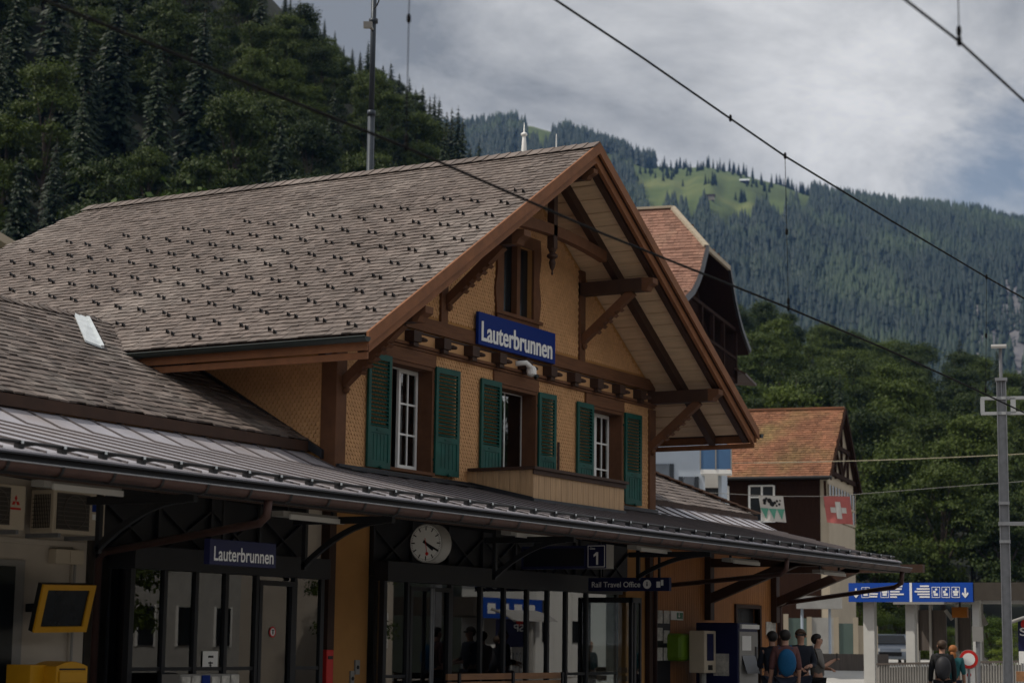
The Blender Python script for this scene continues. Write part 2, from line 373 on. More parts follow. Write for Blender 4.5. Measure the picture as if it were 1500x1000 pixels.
ss.v = [(2*Xl-.004-x, y, z) if x > Xl else (x, y, z) for x, y, z in ss.v]
part('side_shingles', ss, tile_wall, st)
# timbers laid on the wall
def tim(name, x0, x1, z0, z1, d=.05, m=timber, y=Yf): b = MB(); b.box(x0, x1, y-d, y+.02, z0, z1); return part(name, b, m, st, bevel=.006)
b = MB(); b.box(Xl-.03, Xl+.26, Yf-.05, Yf+.24, 4.15, 6.3); part('corner_post', b, timber, st, bevel=.01)
b = MB(); b.box(Xr-.25, Xr+.03, Yf-.05, Yf+.24, 4.15, 6.3); part('corner_post', b, timber, st, bevel=.01)
tim('wall_plate', Xl, Xr, 6.68, 6.92, .05, timber_x)
tim('string_course', Xl, Xr, 6.38, 6.43, .08, timber_x); tim('string_course', Xl, Xr, 6.33, 6.375, .05, timber_x); tim('string_course', Xl, Xr, 6.62, 6.66, .03, dark_timber)
b = MB(); b.box(Xl+.1, Xr-.1, Yf-.012, Yf, 6.44, 6.62); part('infill_panel', b, tile_wall, st)
for x in (28.96, 34.08): tim('stud', x-.11, x+.11, 6.92, ZT(x)-.25, .05)
for x in [26.92+.957*k for k in range(11)]:
    b = MB(); b.box(x-.12, x+.12, Yf-.2, Yf, 6.432, 6.62); b.box(x-.08, x+.08, Yf-.17, Yf-.082, 6.36, 6.43); b.lathe((x+.14, Yf-.15, 6.5), [(.04, 0), (.045, .06), (.03, .12), (.012, .14)], 8, (.6, -.5, -.1)); part('beam_end', b, dark_timber, st, bevel=.012)
# windows
def sash(mb, x0, x1, y, z0, z1, cols, rows, fw=.055, bar=.03):
    mb.box(x0, x0+fw, y, y+.05, z0, z1); mb.box(x1-fw, x1, y, y+.05, z0, z1); mb.box(x0+fw, x1-fw, y, y+.05, z0, z0+fw); mb.box(x0+fw, x1-fw, y, y+.05, z1-fw, z1)
    for c in range(1, cols): xx = x0+fw+(x1-x0-2*fw)*c/cols; mb.box(xx-bar/2, xx+bar/2, y+.008, y+.042, z0+fw, z1-fw)
    for r in range(1, rows): zz = z0+fw+(z1-z0-2*fw)*r/rows; mb.box(x0+fw, x1-fw, y+.012, y+.046, zz-bar/2, zz+bar/2)
def window(H, kind):
    x0, x1, z0, z1 = H; w = MB()
    w.box(x0-.03, x0+.03, Yf-.035, Yf+.26, z0, z1); w.box(x1-.03, x1+.03, Yf-.035, Yf+.26, z0, z1); w.box(x0-.03, x1+.03, Yf-.03, Yf+.26, z1-.03, z1+.03); w.box(x0-.05, x1+.05, Yf-.07, Yf+.30, z0-.05, z0)
    o = part('window', w, timber, st)
    lb = MB(); lb.box(x0-.26, x1+.07, Yf-.045, Yf-.001, z1+.035, z1+.25); part('lintel', lb, timber_x, o)
    s = MB(); y = Yf+.27; xm = (x0+x1)/2
    if kind == 'door':
        sash(s, x0, xm, y, z0, z1, 1, 1, .085); sash(s, xm, x1, y, z0, z1, 1, 1, .085)
    else:
        sash(s, x0, x1, y, z0, z1, 1, 1, .05); sash(s, xm+.01, x1-.05, y-.03, z0+.05, z1-.05, 2, 3, .055)
        if kind == 'open':
            s2 = MB(); sash(s2, 0, .6, 0, z0+.05, z1-.05, 2, 3, .055); a = math.radians(16); s.add([(x0+.05+px*math.cos(a)-py*math.sin(a), y+px*math.sin(a)+py*math.cos(a), pz) for px, py, pz in s2.v], s2.f)
        else: sash(s, x0+.05, xm-.01, y-.03, z0+.05, z1-.05, 2, 3, .055)
    part('sash', s, white_p, o)
    g = MB(); g.box(xm+.02, x1-.06, y-.008, y-.002, z0+.05, z1-.05); g.box(x0+.06, xm-.02, y-.008+(.15 if kind == 'open' else 0), y-.002+(.15 if kind == 'open' else 0), z0+.05, z1-.05); part('pane', g, glass, o)
    c = MB()
    for k in range(16):
        t = k/16; a, b = x1-.34+.20*t, x1-.34+.20*(t+1/16); c.quad((a, y+.16+.02*(k % 2), z0+.05), (b, y+.16+.02*((k+1) % 2), z0+.05), (b, y+.16+.02*((k+1) % 2), z1), (a, y+.16+.02*(k % 2), z1))
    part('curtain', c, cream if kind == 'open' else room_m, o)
window(WIN[0], 'open'); window(WIN[1], 'door'); window(WIN[2], 'shut')
# attic floor and rear partition close the rooms
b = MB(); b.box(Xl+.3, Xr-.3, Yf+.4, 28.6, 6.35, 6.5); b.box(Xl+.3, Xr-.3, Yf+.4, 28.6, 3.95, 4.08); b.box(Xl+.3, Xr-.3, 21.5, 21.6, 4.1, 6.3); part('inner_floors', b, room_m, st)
# gable window with fretted surround
x0, x1, z0, z1 = GW
w = MB(); 
L_ = [(x0-.25+.035*math.sin(k*1.1)*(1 if 0 < k < 12 else 0), z0-.3+(z1-z0+.52)*k/12) for k in range(13)]; R_ = [(x1+.25-.035*math.sin(k*1.1)*(1 if 0 < k < 12 else 0), z0-.3+(z1-z0+.52)*k/12) for k in range(13)]
for k in range(12):
    w.prism([(L_[k][0], Yf-.05, L_[k][1]), (x0, Yf-.05, L_[k][1]), (x0, Yf-.05, L_[k+1][1]), (L_[k+1][0], Yf-.05, L_[k+1][1])], (0, .049, 0))
    w.prism([(x1, Yf-.05, R_[k][1]), (R_[k][0], Yf-.05, R_[k][1]), (R_[k+1][0], Yf-.05, R_[k+1][1]), (x1, Yf-.05, R_[k+1][1])], (0, .049, 0))
w.box(x0, x1, Yf-.05, Yf-.001, z0-.3, z0); w.box(x0, x1, Yf-.05, Yf-.001, z1, z1+.22); w.box((x0+x1)/2-.06, (x0+x1)/2+.06, Yf-.04, Yf+.08, z0, z1)
w.box(x0-.3, x1+.3, Yf-.09, Yf-.052, z0-.06, z0)
gw = part('gable_window', w, timber, st)
s = MB(); xm = (x0+x1)/2
for a, b in ((x0, xm-.06), (xm+.06, x1)): s.box(a, a+.035, Yf+.03, Yf+.06, z0, z1)
part('sash', s, white_p, gw)
g = MB(); g.box(x0, x1, Yf+.09, Yf+.1, z0, z1); part('pane', g, screen_m, gw)
# shutters, each with louvres and a lower panel
def shutter(x0, x1, z0, z1, tilt=0.):
    m = MB(); y = Yf-.075; t = .04; fw = .075
    def bx(a, b, c, d, y0=0, y1=t): m.box(a, b, y+y0, y+y1, c, d)
    bx(x0, x0+fw, z0, z1); bx(x1-fw, x1, z0, z1); bx(x0+fw, x1-fw, z1-.1, z1); bx(x0+fw, x1-fw, z0, z0+.1); zm = z0+(z1-z0)*.33; bx(x0+fw, x1-fw, zm-.05, zm+.05)
    bx(x0+fw, x1-fw, z0+.1, zm-.05, .012, .03)
    for k in range(1, 5): xx = x0+fw+(x1-x0-2*fw)*k/5; bx(xx-.006, xx+.006, z0+.12, zm-.07, .006, .012)
    n = 17; h = (z1-.1-zm-.05)/n
    for k in range(n):
        zc = zm+.05+h*(k+.5); m.obox(((x0+x1)/2, y+t/2, zc), ((x1-x0)/2-fw, 0, 0), (0, .024, .018), (0, -.003, .004))
    m.box((x0+x1)/2-.09, (x0+x1)/2+.09, y-.008, y, zm-.015, zm+.015)
    for zz in (z0+.25, z1-.25): m.box(x0-.02 if tilt > 0 else x1-.05, x0+.05 if tilt > 0 else x1+.02, y+.03, Yf, zz-.02, zz+.02)
    m.lathe(((x0+x1)/2, y-.03, z0-.02), [(.015, 0), (.03, .03), (.015, .06)], 8)
    if tilt:
        a = math.radians(tilt); ox = x0 if tilt > 0 else x1
        m.v = [(ox+(px-ox)*math.cos(a)+(py-Yf)*math.sin(a), Yf+(py-Yf)*math.cos(a)-(px-ox)*math.sin(a), pz) for px, py, pz in m.v]
    part('shutter', m, green_m, st)
shutter(26.64, 27.31, 4.27, 6.12); shutter(28.70, 29.42, 4.3, 6.13, 3); shutter(30.21, 30.92, 4.3, 6.12); shutter(32.33, 32.91, 4.3, 6.11, 5)
shutter(33.86, 34.53, 4.3, 6.11); shutter(35.92, 36.60, 4.28, 6.11, 3)
b = MB(); b.tube([(33.10, Yf-.06, 4.5), (33.10, Yf-.06, 5.25)], .025, 8); part('drain_pipe', b, copper, st)
# balcony
bx0, bx1, by = 29.84, 33.32, 16.51
b = MB(); n = 34
for k in range(n): a, c = bx0+(bx1-bx0)*k/n, bx0+(bx1-bx0)*(k+1)/n; b.box(a+.003, c-.003, by-.0+.003*(k % 2), by+.03, 3.93, 4.44)
for k in range(12): a, c = by+.03+(Yf-by-.03)*k/12, by+.03+(Yf-by-.03)*(k+1)/12; b.box(bx0+.003*(k % 2), bx0+.03, a+.003, c-.003, 3.93+.219*(a-by), 4.44); b.box(bx1-.03, bx1, a+.003, c-.003, 3.93+.219*(a-by), 4.44)
bal = part('balcony', b, balc_m, st)
b = MB(); b.box(bx0-.07, bx1+.07, by-.07, by+.09, 4.44, 4.49); b.box(bx0-.07, bx0+.09, by+.09, Yf-.06, 4.44, 4.49); b.box(bx1-.09, bx1+.07, by+.09, Yf-.06, 4.44, 4.49); b.box(bx0-.03, bx1+.03, by-.03, by-.002, 4.36, 4.438); part('handrail', b, dark_timber, bal)
b = MB(); b.prism([(bx0-.03, by-.03, 3.78), (bx1+.03, by-.03, 3.78), (bx1+.03, by-.03, 3.95), (bx0-.03, by-.03, 3.95)], (0, .025, 0)); b.prism([(bx0-.03, by, 3.8), (bx0-.03, Yf-.06, 4.1), (bx0-.03, Yf-.06, 4.26), (bx0-.03, by, 3.97)], (.025, 0, 0)); part('flashing', b, lead, bal)
b = MB(); b.box(bx0+.04, bx1-.04, by+.05, Yf-.04, 4.0, 4.08); part('balcony_floor', b, dark_timber, bal)

# annexes: shingle roofs left and right
AS = .545
def annex_z(y): return 4.62+AS*(y-18.3) if y < 22.1 else 4.62+AS*(22.1-18.3)-AS*(y-22.1)
mb = MB(); vv = Vector((0, 1, AS)).normalized(); V = 3.8*math.hypot(1, AS)
def oka(a, b):
    x, z = 8+a, 4.62+b*vv.z
    if x < 24.15: return True
    return z > ZT(x)-.02 or z < ZT(x)-.34
courses(mb, (8, 18.3, 4.62), (1, 0, 0), vv, 25.76-8, V, .19, .21, oka, .024, 1.3, .026, seed=9); part('annex_roof', mb, slate_old, st)
b = MB(); b.prism([(8, 18.32, 4.57), (24.1, 18.32, 4.57), (24.1, 22.1, 4.57+AS*3.78), (8, 22.1, 4.57+AS*3.78)], (0, 0, -.06)); b.prism([(24.1, 18.32, 4.57), (25.76, 18.32, 4.57), (25.76, 20.5, 4.57+AS*2.18), (24.1, 20.0, 4.57+AS*1.68)], (0, 0, -.06)); b.prism([(8, 25.9, 4.57), (25.7, 25.9, 4.57), (25.7, 22.1, 4.57+AS*3.78), (8, 22.1, 4.57+AS*3.78)], (0, 0, -.06)); part('annex_deck', b, dark_timber, st)
b = MB(); b.box(8, 25.76, 18.26, 18.32, 4.44, 4.60); part('annex_eaves_board', b, dark_timber, st)
b = MB()
for k in range(76): x = 8.2+k*.22; b.prism([(x, 21.95, 6.66), (x+.25, 21.95, 6.63), (x+.25, 22.1, 6.73), (x, 22.1, 6.76)], (0, .02, 0))
part('annex_ridge', b, slate_old, st)
b = MB()
q = [at(107, 463, 22.13), at(129, 459, 21.9), at(150, 512, 20.6), at(124, 515, 20.75)]
q = [Vector((p.x, p.y, max(annex_z(p.y), 0)+.07)) for p in q]; b.prism(q, (0, 0, -.03)); b.beam(q[1], q[2], .05, .05); part('zinc_flashing', b, zinc, st)
b = MB(); b.prism([(25.70, 18.0, 4.32), (25.70, 20.7, 5.84), (25.70, 20.7, 6.02), (25.70, 18.0, 4.46)], (.075, 0, 0)); part('side_flashing', b, lead, st)
# right annex (hipped)
mb = MB()
def okr(a, b):
    y = 18.45+b*vv.y; x = Xr+.05+a; return x < 44.3-(y-18.45)*1.66
courses(mb, (Xr+.05, 18.45, 4.56), (1, 0, 0), vv, 7.1, V*.98, .2, .21, okr, .022, 1.3, .012, seed=12); part('annex_roof', mb, slate, st)
b = MB(); A, B_ = Vector((44.32, 18.42, 4.56)), Vector((38.3, 22.05, 6.54)); b.prism([(Xr, 18.47, 4.50), (44.25, 18.47, 4.50), tuple(B_-Vector((0, 0, .06))), (Xr, 22.05, 6.48)], (0, 0, -.05)); b.prism([(44.25, 18.47, 4.5), (44.25, 24, 4.5), tuple(B_-Vector((0, 0, .06)))], (0, 0, -.05)); part('annex_deck', b, dark_timber, st)
b = MB(); n = 22
for k in range(n): p, q = A.lerp(B_, k/n), A.lerp(B_, (k+1.15)/n); b.beam(p+Vector((0, 0, .06)), q+Vector((0, 0, .04)), .2, .03)
part('hip_capping', b, brown_cap, st)
b = MB(); b.box(Xr+.05, 44.25, 18.40, 18.46, 4.38, 4.55); part('annex_eaves_board', b, dark_timber, st)

# canopy: lower sheet, bend, upper sheet
CE, CB, CT = (13.9, 3.32), (17.69, 4.15), (18.36, 4.44)
def xr(y): return 41.25+(y-13.85)*.68        # skewed right-hand verge
cz = lambda y: CE[1]+(CB[1]-CE[1])*(y-CE[0])/(CB[0]-CE[0]) if y <= CB[0] else CB[1]+(CT[1]-CB[1])*(y-CB[0])/(CT[0]-CB[0])
mb = MB()
mb.prism([(7, CE[0], CE[1]), (xr(CE[0]), CE[0], CE[1]), (xr(CB[0]), CB[0], CB[1]), (7, CB[0], CB[1])], (0, 0, -.025))
mb.prism([(7, CB[0], CB[1]), (25.73, CB[0], CB[1]), (25.73, CT[0], CT[1]), (7, CT[0], CT[1])], (0, 0, -.025))
mb.prism([(Xr+.05, CB[0], CB[1]), (xr(CB[0]), CB[0], CB[1]), (44.2, CT[0]+.1, CT[1]+.03), (Xr+.05, CT[0]+.1, CT[1]+.03)], (0, 0, -.025))
cr = part('canopy_roof', mb, metal_roof, st)
mb = MB(); x = 7.04
while x < xr(CB[0])-.1:
    y0 = CE[0]+.02 if x < xr(CE[0]) else CE[0]+(x-xr(CE[0]))/.68+.05
    mb.beam((x, y0, cz(y0)+.01), (x, CB[0], CB[1]+.01), .016, .026)
    if x < 25.7 or x > Xr+.1: mb.beam((x, CB[0], CB[1]+.01), (x, CT[0], CT[1]+.01), .016, .026)
    x += .62
part('standing_seams', mb, seam_m, cr)
mb = MB(); mb.box(Xl, Xr, Yf-.12, Yf-.06, 4.1, 4.24); mb.prism([(Xl, Yf-.35, cz(17.49)+.05), (Xr, Yf-.35, cz(17.49)+.05), (Xr, Yf-.12, 4.2), (Xl, Yf-.12, 4.2)], (0, 0, -.02)); part('wall_flashing', mb, lead, cr)
b = MB(); b.tube([(7, 14.06, cz(14.06)+.065), (41.3, 14.06, cz(14.06)+.065)], .02, 6); sr = part('snow_rail', b, black_m, st)
x = 9.28; k = 0
bk = MB(); y = 14.2; bk.box(-.03, .03, -.025, .06, 0, .08); bk.prism([(.03, -.012, .02), (.20, -.012, .045), (.20, -.012, .075), (.03, -.012, .075)], (0, .02, 0)); bk.m = 1; bk.box(-.018, .018, -.03, -.024, .05, .08)
bkm = mesh_of('rail_bracket', bk, [black_m, zinc])
while x < 41.2:
    o = bpy.data.objects.new('rail_bracket', bkm); COL.objects.link(o); o.parent = sr; o.location = Vector((x, 14.06, cz(14.06)))-Vector((Xm, Yf, 0)); x += .622
b = MB(); b.box(7, 41.3, 13.93, 13.97, 3.08, 3.29); b.box(7, 41.22, 13.86, 13.93, 3.275, 3.295); part('canopy_fascia', b, lead, st)
g = MB(); gy, gz, gr = 13.84, 3.185, .088; XE = 41.55
for k in range(10):
    a0, a1 = PI+PI*k/10, PI+PI*(k+1)/10
    g.quad((7, gy+gr*math.cos(a0), gz+gr*math.sin(a0)), (XE, gy+gr*math.cos(a0), gz+gr*math.sin(a0)), (XE, gy+gr*math.cos(a1), gz+gr*math.sin(a1)), (7, gy+gr*math.cos(a1), gz+gr*math.sin(a1)))
g.add([(XE, gy+gr*math.cos(PI+PI*k/10), gz+gr*math.sin(PI+PI*k/10)) for k in range(11)], (tuple(range(11)),))
gut = part('canopy_gutter', g, copper, st)
b = MB(); b.tube([(7, gy-gr, gz+.005), (XE, gy-gr, gz+.005)], .008, 6); part('gutter_lip', b, steel, gut)
gb = MB()
for k in range(10):
    a0, a1 = PI+PI*k/10, PI+PI*(k+1)/10; r2 = gr+.012
    gb.prism([(-.02, r2*math.cos(a0), r2*math.sin(a0)), (.02, r2*math.cos(a0), r2*math.sin(a0)), (.02, r2*math.cos(a1), r2*math.sin(a1)), (-.02, r2*math.cos(a1), r2*math.sin(a1))], (0, .002, -.004))
gbm = mesh_of('gutter_bracket', gb, black_m); x = 8.97
while x < 41.3:
    o = bpy.data.objects.new('gutter_bracket', gbm); COL.objects.link(o); o.parent = gut; o.location = Vector((x, gy, gz))-Vector((Xm, Yf, 0)); x += .775
# canopy underside and brackets
b = MB(); b.prism([(7, 13.98, 3.17), (41.2, 13.98, 3.17), (xr(Yf)-.1, Yf, 3.98), (7, Yf, 3.98)], (0, 0, -.02)); part('canopy_soffit', b, cream, st)
b = MB()
for yy in (14.25, 15.5, 16.7): b.box(7, xr(yy)-.3, yy-.05, yy+.05, cz(yy)-.30, cz(yy)-.17)
part('canopy_joist', b, dark_timber, st)
def bracket(x, zl=2.46, m=black_m):
    b = MB(); b.beam((x, 15.6, 3.06), (x, 14.05, 3.06), .08, .09)
    pts = []
    for k in range(9): t = k/8; pts.append((x, 15.45-1.25*t, zl+(3.04-zl)*math.sin(t*PI/2)**.9))
    b.box(x-.03, x+.03, 15.40, 15.46, zl-.04, 3.46)
    for p, q in zip(pts, pts[1:]): b.beam(p, q, .06, .07)
    b.beam((x, 15.43, 3.2), (x, Yf-.1, 3.55), .07, .08)
    part('canopy_bracket', b, m, st)
for x, zl in ((13.6, 2.46), (17.66, 2.5), (21.7, 2.46), (26.7, 2.5), (31.7, 2.66)): bracket(x, zl)
def wood_bracket(x):
    b = MB(); b.box(x-.1, x+.1, Yf-.16, Yf-.02, 2.05, 3.9); b.beam((x, Yf-.1, 2.5), (x, 15.7, 3.3), .16, .2); b.box(x-.08, x+.08, 14.2, Yf-.1, 3.18, 3.36); part('canopy_bracket', b, dark_timber, st)
wood_bracket(39.97); wood_bracket(43.7)
# downpipes
def pipe(pts, r=.05): b = MB(); b.tube(pts, r, 10); part('downpipe', b, copper, st, smooth=True)
pipe([(18.75, 13.86, 3.1), (18.75, 13.88, 2.92), (18.78, 14.0, 2.84), (20.28, 17.6, 2.62), (20.30, 17.72, 2.52), (20.30, 17.74, 0)])
pipe([(34.7, 13.86, 3.1), (34.7, 13.88, 2.9), (34.75, 14.0, 2.82), (37.2, 17.5, 2.7), (37.22, 17.72, 2.6), (37.22, 17.74, 0)], .045)
pipe([(41.2, 13.86, 3.1), (41.2, 13.88, 2.86), (41.25, 14.05, 2.78), (43.85, 17.6, 2.5), (43.9, 17.72, 2.4), (43.9, 17.74, 0)])
b = MB(); b.box(25.52, 25.70, Yf-.16, Yf-.01, 0, 3.7); part('corner_trim', b, dark_timber, st)
b = MB(); b.box(36.98, 37.14, Yf-.1, Yf-.005, 0, 3.7); part('corner_trim', b, dark_timber, st)

# ground floor walls
b = MB(); b.box(8, 20.2, Yf, Yf+.3, 0, 4.05); part('annex_wall', b, cream, st)
b = MB(); b.box(25.02, 25.52, Yf, Yf+.3, 0, 4.05); part('annex_wall', b, cream, st)
b = MB(); b.box(25.72, 26.86, Yf, Yf+.34, 0, 3.59); b.box(36.1, 36.96, Yf, Yf+.34, 0, 3.59); b.box(26.86, 36.1, Yf+.02, Yf+.34, 3.1, 3.59); part('ground_floor_wall', b, ochre, st)
b = MB(); wall_xz(b, Yf, Yf+.25, Xr, 43.95, 0, lambda x: 4.03, [(41.6, 42.9, 0, 2.35)])
n = 60
for k in range(n):
    a = Xr+(43.95-Xr)*k/n; c = Xr+(43.95-Xr)*(k+1)/n
    if not (41.3 < a < 42.9): b.box(a+.006, c-.006, Yf-.018, Yf-.001, 0, 4.0)
    else: b.box(a+.006, c-.006, Yf-.018, Yf-.001, 2.45, 4.0)
part('boarded_wall', b, clad, st)
b = MB(); b.box(43.7, 43.95, Yf+.25, 24, 0, 4.05); part('annex_end_wall', b, clad, st)
b = MB(); b.box(41.52, 41.6, Yf-.05, Yf+.1, 0, 2.43); b.box(42.9, 42.98, Yf-.05, Yf+.1, 0, 2.43); b.box(41.6, 42.9, Yf-.05, Yf+.1, 2.35, 2.43); d = part('door', b, dark_timber, st)
b = MB(); b.box(41.6, 42.9, Yf+.12, Yf+.16, 0, 2.35); part('door_leaf', b, anth, d)
b = MB(); b.box(41.7, 42.2, Yf+.10, Yf+.118, 1.5, 2.28); b.box(41.72, 41.75, Yf+.08, Yf+.1, 1.5, 2.28); part('pane', b, screen_m, d)
# black panel over each glazed front
for x0, x1 in ((20.4, 25.02), (26.88, 36.1)):
    b = MB(); b.box(x0, x1, Yf-.03, Yf+.02, 2.55, 3.55); part('transom_panel', b, black_m, st)
    f = MB(); k = int((x1-x0)/1.15); w = (x1-x0)/k
    for i in range(k):
        a = x0+i*w; f.box(a-.03, a+.03, Yf-.09, Yf-.031, 2.55, 3.5)
        f.beam((a, Yf-.06, 2.62), (a+w, Yf-.06, 3.3), .03, .045, (0, 1, 0)); f.beam((a, Yf-.08, 3.3), (a+w, Yf-.08, 2.62), .03, .045, (0, 1, 0))
    part('transom_lattice', f, anth, st)
# glazed fronts
def glazed(X0, X1, Y, zt, zh, posts, door, zsill):
    f = MB(); f.box(X0-.02, X1+.06, Y-.08, Yf-.1, zt, zh); gf = part('glazed_front', f, anth, st, bevel=.01)
    p = MB(); p.box(X0, X0+.09, Y, Y+.09, 0, zt); p.box(X0+.0, X0+.05, Yf-.14, Yf-.1, 0, zt); p.box(X1-.06, X1+.03, Y, Y+.09, 0, zt); p.box(X1-.02, X1+.03, Yf-.14, Yf-.1, 0, zt)
    for x in posts: p.box(x-.035, x+.035, Y-.01, Y+.07, 0, zt)
    a = door[0]
    p.box(X0+.09, a, Y+.01, Y+.06, zsill-.05, zsill); p.box(door[1], X1-.06, Y+.01, Y+.06, zsill-.05, zsill)
    part('mullions', p, anth, gf)
    g = MB(); g.box(X0+.09, X1-.06, Y+.03, Y+.038, 0, zt); g.box(X0+.02, X0+.028, Y+.09, Yf-.14, 0, zt); part('pane', g, glass, gf)
    k = MB(); k.box(X0+.09, a, Y+.045, Y+.055, 0, zsill-.05); k.box(door[1], X1-.06, Y+.045, Y+.055, 0, zsill-.05); part('lower_panel', k, anth, gf)
    d = MB(); sash(d, door[0]+.04, door[1]-.04, Y-.02, .05, zt-.06, 1, 1, .07); part('door_frame', d, anth, gf)
    return gf
G1, G2 = 17.35, 17.55
xs = lambda L, Y: [at(p, 900, Y).x for p in L]
glazed(20.52, at(473, 900, G1).x, G1, at(196, 832, G1).z, at(200, 798, G1).z, xs((241, 287, 331, 376, 432), G1), tuple(xs((376, 432), G1)), at(300, 976, G1).z)
gf2 = glazed(26.88, at(905, 900, G2).x, G2, at(562, 850, G2).z, at(600, 823, G2).z, xs((598, 661, 705, 739, 773, 803, 830, 860), G2), tuple(xs((598, 661), G2)), at(780, 985, G2).z)
b = MB(); xd = at(630, 900, G2).x
for q in (-.045, .02): b.tube([(xd+q, G2-.05, .3), (xd+q, G2-.05, at(562, 850, G2).z-.08)], .02, 8)
part('door_edge', b, steel, gf2)
# waiting room and ticket hall behind the glass
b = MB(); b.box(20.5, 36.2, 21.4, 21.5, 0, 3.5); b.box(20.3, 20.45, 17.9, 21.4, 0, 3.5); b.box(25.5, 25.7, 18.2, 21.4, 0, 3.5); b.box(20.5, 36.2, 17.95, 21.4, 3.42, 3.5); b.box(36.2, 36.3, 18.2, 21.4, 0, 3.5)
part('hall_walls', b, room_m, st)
b = MB(); b.box(33.55, 34.9, G2+.5, G2+.55, 0, 2.5); b.box(35.02, 35.9, G2+.9, G2+.95, 0, 2.5); part('hall_partition', b, cream, st)
b = MB(); x0 = at(905, 900, 17.3).x
b.box(x0, x0+.06, 17.0, 17.07, 0, 2.4); b.box(x0, x0+.06, Yf-.09, Yf-.02, 0, 2.4); b.box(x0, x0+.06, 17.07, Yf-.09, 2.3, 2.4); b.box(x0, at(940, 900, 17.0).x, 17.0, 17.06, 2.3, 2.4); x2 = at(940, 900, 17.0).x; b.box(x2-.05, x2, 17.0, 17.06, 0, 2.3); b.box(x0+.12, x0+.2, 17.0, 17.05, 0, 2.3); pf = part('porch_frame', b, anth, st)
b = MB(); b.box(x0+.2, x2-.05, 17.02, 17.03, 0, 2.3); b.box(x0+.02, x0+.03, 17.07, Yf-.09, 0, 2.3); part('pane', b, glass, pf)
b = MB(); b.box(x0+.2, x0+.26, 17.04, 17.1, 0, 2.3); part('white_jamb', b, white_p, pf)
leaf_b2 = mat('timber_rack', (.34, .19, .09), .6, .3, 5)
b = MB(); [b.box(x0+.35, x2-.12, 17.25, 17.45, .5+.16*k, .6+.16*k) for k in range(4)]; part('display_rack', b, leaf_b2, pf); b = MB(); b.box(x0+.3, x2-.1, 17.6, 17.63, 1.3, 2.1); part('wall_poster', b, sign_blue, pf)
# left annex door and trim
b = MB(); a = at(0, 900, Yf).x; c = at(30, 900, Yf).x; b.box(a-.6, c, Yf-.04, Yf-.001, 0, at(15, 819, Yf).z); ad = part('door', b, grey_m, st)
b = MB(); b.box(a-.5, c-.18, Yf-.055, Yf-.041, 0, at(15, 829, Yf).z); part('door_leaf', b, screen_m, ad)
b = MB(); za = at(90, 792, Yf).z; b.box(8, 20.15, Yf-.04, Yf-.001, za-.07, za); b.box(19.9, 20.15, Yf-.03, Yf-.001, 0, za-.07); part('cornice', b, cream, st)
# ------------------------------------------------------------------ lettering
def text_mb(s, origin, right, up, w, h, depth=.004, bold=.012, mb=None):
    cu = bpy.data.curves.new('t', 'FONT'); cu.body = s; cu.size = 1; cu.offset = bold; cu.extrude = 0
    o = bpy.data.objects.new('t', cu); COL.objects.link(o); bpy.context.view_layer.update()
    me = bpy.data.meshes.new_from_object(o.evaluated_get(bpy.context.evaluated_depsgraph_get()))
    V = np.array([v.co[:] for v in me.vertices]); F = [tuple(p.vertices) for p in me.polygons]
    bpy.data.objects.remove(o); bpy.data.curves.remove(cu); bpy.data.meshes.remove(me)
    mn, mx = V.min(0), V.max(0); origin, right, up = Vector(origin), Vector(right).normalized(), Vector(up).normalized(); n = right.cross(up)
    sx = w/(mx[0]-mn[0]); sy = h/(mx[1]-mn[1]); mb = mb or MB()
    mb.add([origin+right*((x-mn[0])*sx)+up*((y-mn[1])*sy)+n*depth for x, y, z in V], F); return mb
Z = Vector((0, 0, 1))
# big blue name board on the gable
a, c = at(700, 459, 17.74), at(812, 533, 17.74)
t = thing('name_board', 'big bright blue board with white station name hung on the gable under the attic window', 'sign', ((a.x+c.x)/2, 17.74, c.z))
b = MB(); b.box(a.x, c.x, 17.72, 17.78, 6.69, 7.27); part('board', b, sign_blue, t, bevel=.006)
b = MB(); b.box(a.x+.3, a.x+.36, 17.78, Yf-.055, 6.75, 7.2); b.box(c.x-.36, c.x-.3, 17.78, Yf-.055, 6.75, 7.2); part('mounting', b, steel, t)
BIG = MB()
for k_ in (-1, 1): text_mb('Lauterbrunnen', (at(706, 480, 17.71).x+.009*k_, 17.7145-.0007*k_, at(707, 499, 17.71).z+.003*k_), (1, 0, 0), (0, 0, 1), at(809, 500, 17.71).x-at(706, 480, 17.71).x, at(707, 470, 17.71).z-at(707, 499, 17.71).z, mb=BIG)
part('lettering', text_mb('Lauterbrunnen', (at(706, 480, 17.71).x, 17.715, at(707, 499, 17.71).z), (1, 0, 0), (0, 0, 1), at(809, 500, 17.71).x-at(706, 480, 17.71).x, at(707, 470, 17.71).z-at(707, 499, 17.71).z, mb=BIG), letter, t)
# dark name board under the canopy
Y = 15.0; a, c = at(308, 788, Y), at(404, 832, Y)
t = thing('name_board', 'dark navy board with pale station name hung below the canopy before the left glazed front', 'sign', ((a.x+c.x)/2, Y, c.z))
b = MB(); b.box(a.x, c.x, Y, Y+.09, c.z, a.z+.0); part('board', b, sign_navy, t, bevel=.006)
for x in (a.x+.3, c.x-.3): b = MB(); b.box(x-.015, x+.015, Y+.03, Y+.06, a.z, 3.4); part('hanger', b, black_m, t)
p, q = at(313, 824, Y-.005), at(401, 797, Y-.005); part('lettering', text_mb('Lauterbrunnen', (p.x, Y-.004, p.z+.03), (1, 0, 0), (0, 0, 1), q.x-p.x, (at(313, 797, Y).z-at(313, 824, Y).z)*.78), letter, t)
